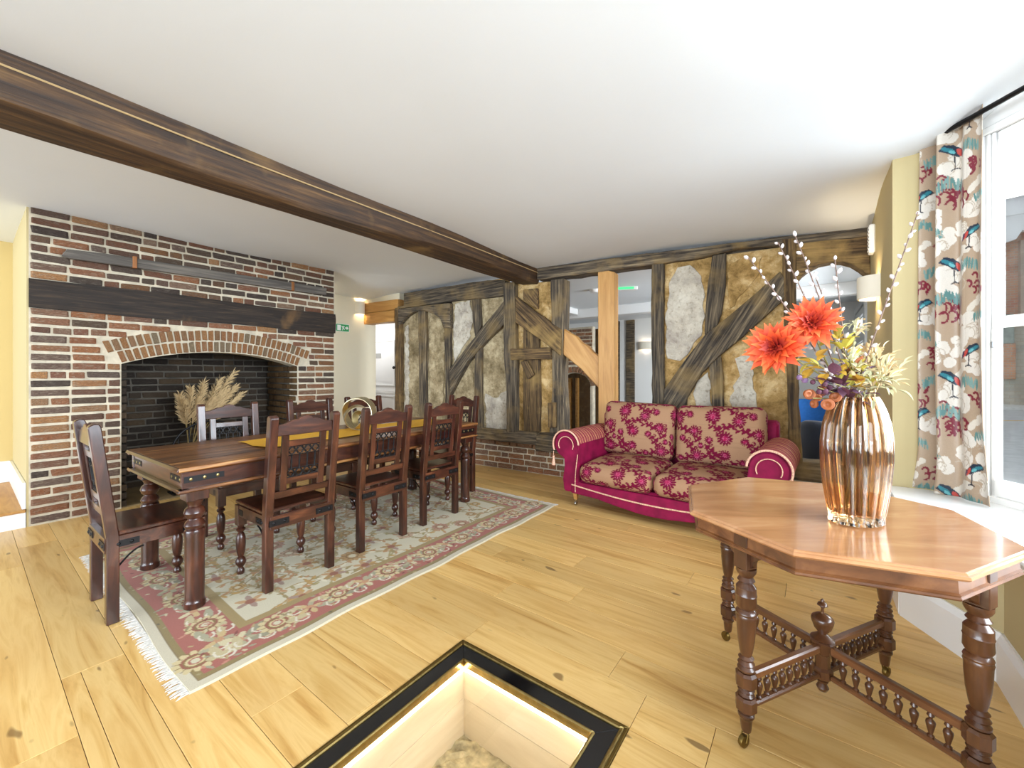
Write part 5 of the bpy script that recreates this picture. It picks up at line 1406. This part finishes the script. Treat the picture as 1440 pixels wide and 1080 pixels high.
# ---------------------------------------------------------------- hearth: pampas grass and iron fire screen
m_pamp = plain('pampas_plume', '#cbb083', .9, nscale=60, vary=.15); m_pampstem = plain('pampas_stem', '#a08a58', .8)
pv = thing('pampas_vase', 'dark stoneware jar holding pampas grass in the hearth', 'vase', (-5.5, 1.5, .012))
obj('jar', MB().lathe([(.07, 0), (.1, .02), (.13, .12), (.12, .24), (.07, .33), (.06, .36), (.07, .38), (.055, .375), (.045, .33)], seg=24), plain('dark_stoneware', '#3a332c', .5), pv, smooth=True)
def pampas(tip, label, s_=1):
    o = thing('pampas_grass', label, 'dried grass', (-5.5, 1.5, .05), group='pampas plumes in the hearth')
    base = Vector((-5.5 + rnd.uniform(-.03, .03), 1.5 + rnd.uniform(-.03, .03), .06)); m = Vector((-5.5, 1.5, .4)); o0 = Vector((-5.5, 1.5, .05))
    pts = [base, m + Vector((rnd.uniform(-.02, .02), rnd.uniform(-.02, .02), 0))]
    for k in range(1, 9):
        q = k/8; p = pts[1].lerp(tip, q); p.z += .05*math.sin(PI*q); pts.append(p)
    obj('stem', MB().tube([p - o0 for p in pts], .003, 5), m_pampstem, o)
    mb = MB(); r = rnd
    for k in range(190):
        q = .45 + .55*k/190; f = 1 + q*8; i = min(8, int(f)); p = pts[i].lerp(pts[i+1], f-i) if i < 9 else pts[9]
        dr = (pts[9] - pts[4]).normalized(); sd = Vector((r.gauss(0, 1), r.gauss(0, 1), r.gauss(0, .5))).normalized()
        L = .11*s_*(1.2-q*.6); e = p + dr*L + sd*L*.75; e.z -= .015
        w = sd.cross(dr).normalized()*.004
        mb.add([p - o0 - w, p - o0 + w, (p + e)/2 - o0 + w*1.2 + Vector((0, 0, .01)), e - o0], [(0, 1, 2, 3)])
    pl = obj('plume', mb, m_pamp, o); pl['kind'] = 'stuff'
for px, py, lab in ((253, 556, 'leftmost drooping pampas plume'), (268, 548, 'second pampas plume from the left'), (286, 540, 'tall pampas plume left of centre'), (300, 560, 'short pampas plume in the middle'), (327, 526, 'tallest pampas plume leaning right'), (318, 548, 'upright pampas plume right of centre'), (338, 555, 'rightmost low pampas plume'), (260, 566, 'lowest pampas plume bending left'), (278, 562, 'half-hidden pampas plume behind the others'), (309, 535, 'slim pampas plume between the tall ones'), (330, 545, 'pampas plume just under the tallest one')):
    pampas(onx(px, py, -5.45), lab + ' in the hearth', 1.0)
fs = thing('fire_screen', 'black iron arched fire screen behind the dining chairs', 'fire screen', (-5.3, 1.62, .012), 0)
obj('hoop', MB().tube([(0, .33*math.cos(a), .42 + .3*math.sin(a)) for a in np.linspace(0, PI, 20)], .012, 8), m_iron, fs, smooth=True)
for yy in (-.33, .33): obj('leg', MB().tube([(0, yy, .43), (0, yy, 0)], .012, 8), m_iron, fs); obj('foot', B(-.1, .1, yy-.012, yy+.012, 0, .015), m_iron, fs)
for k in range(7): obj('bar', MB().tube([(0, -.27+.09*k, .06), (0, -.27+.09*k, .42 + .3*math.sqrt(max(0, 1-((-.27+.09*k)/.33)**2)))], .005, 6), m_iron, fs)
obj('rail', MB().tube([(0, -.33, .06), (0, .33, .06)], .008, 6), m_iron, fs)

# ---------------------------------------------------------------- room beyond the arched opening
m_blue = plain('blue_fabric', '#1f66b0', .8, nscale=30, vary=.1); m_navy = plain('navy_velvet', '#1b2438', .85, sheen=.4)
p = ony(1147, 585, 7.6)
st_ = thing('blue_armchair', 'bright blue armchair in the room beyond the arched opening', 'armchair', (p.x - .05, 7.6, 0), .2)
mb, _ = soft_box(.34, .3, .09, .06, 10, (0, 0, .02)); obj('seat', mb, m_blue, st_, (0, 0, .38), smooth=True, weld=True)
mb, _ = soft_box(.34, .07, .25, .06, 10, (0, .02, 0)); obj('backrest', mb, m_blue, st_, (0, .28, .6), (-.15, 0, 0), smooth=True, weld=True)
for s_ in (-1, 1):
    for yy in (-.22, .24): obj('leg', MB().lathe([(.012, 0), (.02, .3)], seg=8), m_dark_z, st_, (s_*.27, yy, 0))
p = ony(1165, 600, 5.6)
nc_ = thing('navy_tub_chair', 'dark navy round-backed tub chair just inside the arched opening', 'armchair', (p.x + .08, 5.75, 0), -.3)
P = []; n = 30
for j, (rr, z) in enumerate(((.30, .12), (.34, .2), (.36, .45), (.36, .66), (.345, .72), (.31, .74), (.28, .70), (.27, .45), (.27, .2))):
    for k in range(n):
        a = PI*1.28*k/(n-1) - PI*1.14
        dip = 1 - .30*(abs(a + PI/2)/(PI*.64))**3 if z > .4 else 1
        P.append((rr*math.cos(a), rr*math.sin(a), z*dip))
obj('tub_back', MB().grid(P, n, 9), m_navy, nc_, smooth=True, angle=70)
mb, _ = soft_box(.27, .3, .07, .05, 10, (0, 0, .02)); obj('seat', mb, m_navy, nc_, (0, .05, .4), smooth=True, weld=True)
obj('seat_base', MB().lathe([(.25, .12), (.28, .34)], seg=24), m_navy, nc_)
for a in (.8, 2.3, 3.9, 5.5): obj('leg', MB().lathe([(.012, 0), (.02, .13)], seg=8), m_dark_z, nc_, (.2*math.cos(a), .2*math.sin(a), 0))
dd = thing('door_3', 'grey-white glazed street door beyond the arched opening', 'door', (.615, 7.1, 0), PI/2, kind='structure')
m_greyp = plain('grey_white_paint', '#c9c8c4', .4)
dd.location = (.60, 8.05, 0); dd.scale = (1.7, 1, 1)
obj('door_frame', MB().box(-.5, -.42, 0, .06, 0, 2.3).box(.42, .5, 0, .06, 0, 2.3).box(-.42, .42, 0, .06, 2.22, 2.3), m_greyp, dd, bevel=.006)
obj('door_leaf', MB().box(-.42, -.3, .02, .05, 0, 2.2).box(.3, .42, .02, .05, 0, 2.2).box(-.3, .3, .02, .05, 0, .25).box(-.3, .3, .02, .05, .85, 1.0).box(-.3, .3, .02, .05, 1.72, 1.85).box(-.3, .3, .02, .05, 2.1, 2.2), m_greyp, dd, bevel=.005)
obj('panel', B(-.3, .3, .012, .03, .25, .85), m_greyp, dd, bevel=.004)
for za, zb in ((1.0, 1.72), (1.85, 2.1)):
    for xa in (-.3, .01): obj('pane', B(xa+.005, xa+.285, .014, .018, za+.01, zb-.01), emis('daylit_pane', '#e6eef4', .9) if 'daylit_pane' not in bpy.data.materials else bpy.data.materials['daylit_pane'], dd)  # panes glow by themselves in place of daylight behind the door
wl = thing('window_2', 'window frame in the outer wall of the room beyond', 'window', (.66, 5.9, 1.45), kind='structure')
obj('window_frame', MB().box(-.03, .05, -1.05, -.97, -.75, .75).box(-.03, .05, .97, 1.05, -.75, .75).box(-.03, .05, -.97, .97, .67, .75).box(-.03, .05, -.97, .97, -.75, -.67).box(-.02, .04, -.03, .03, -.67, .67), m_white, wl)
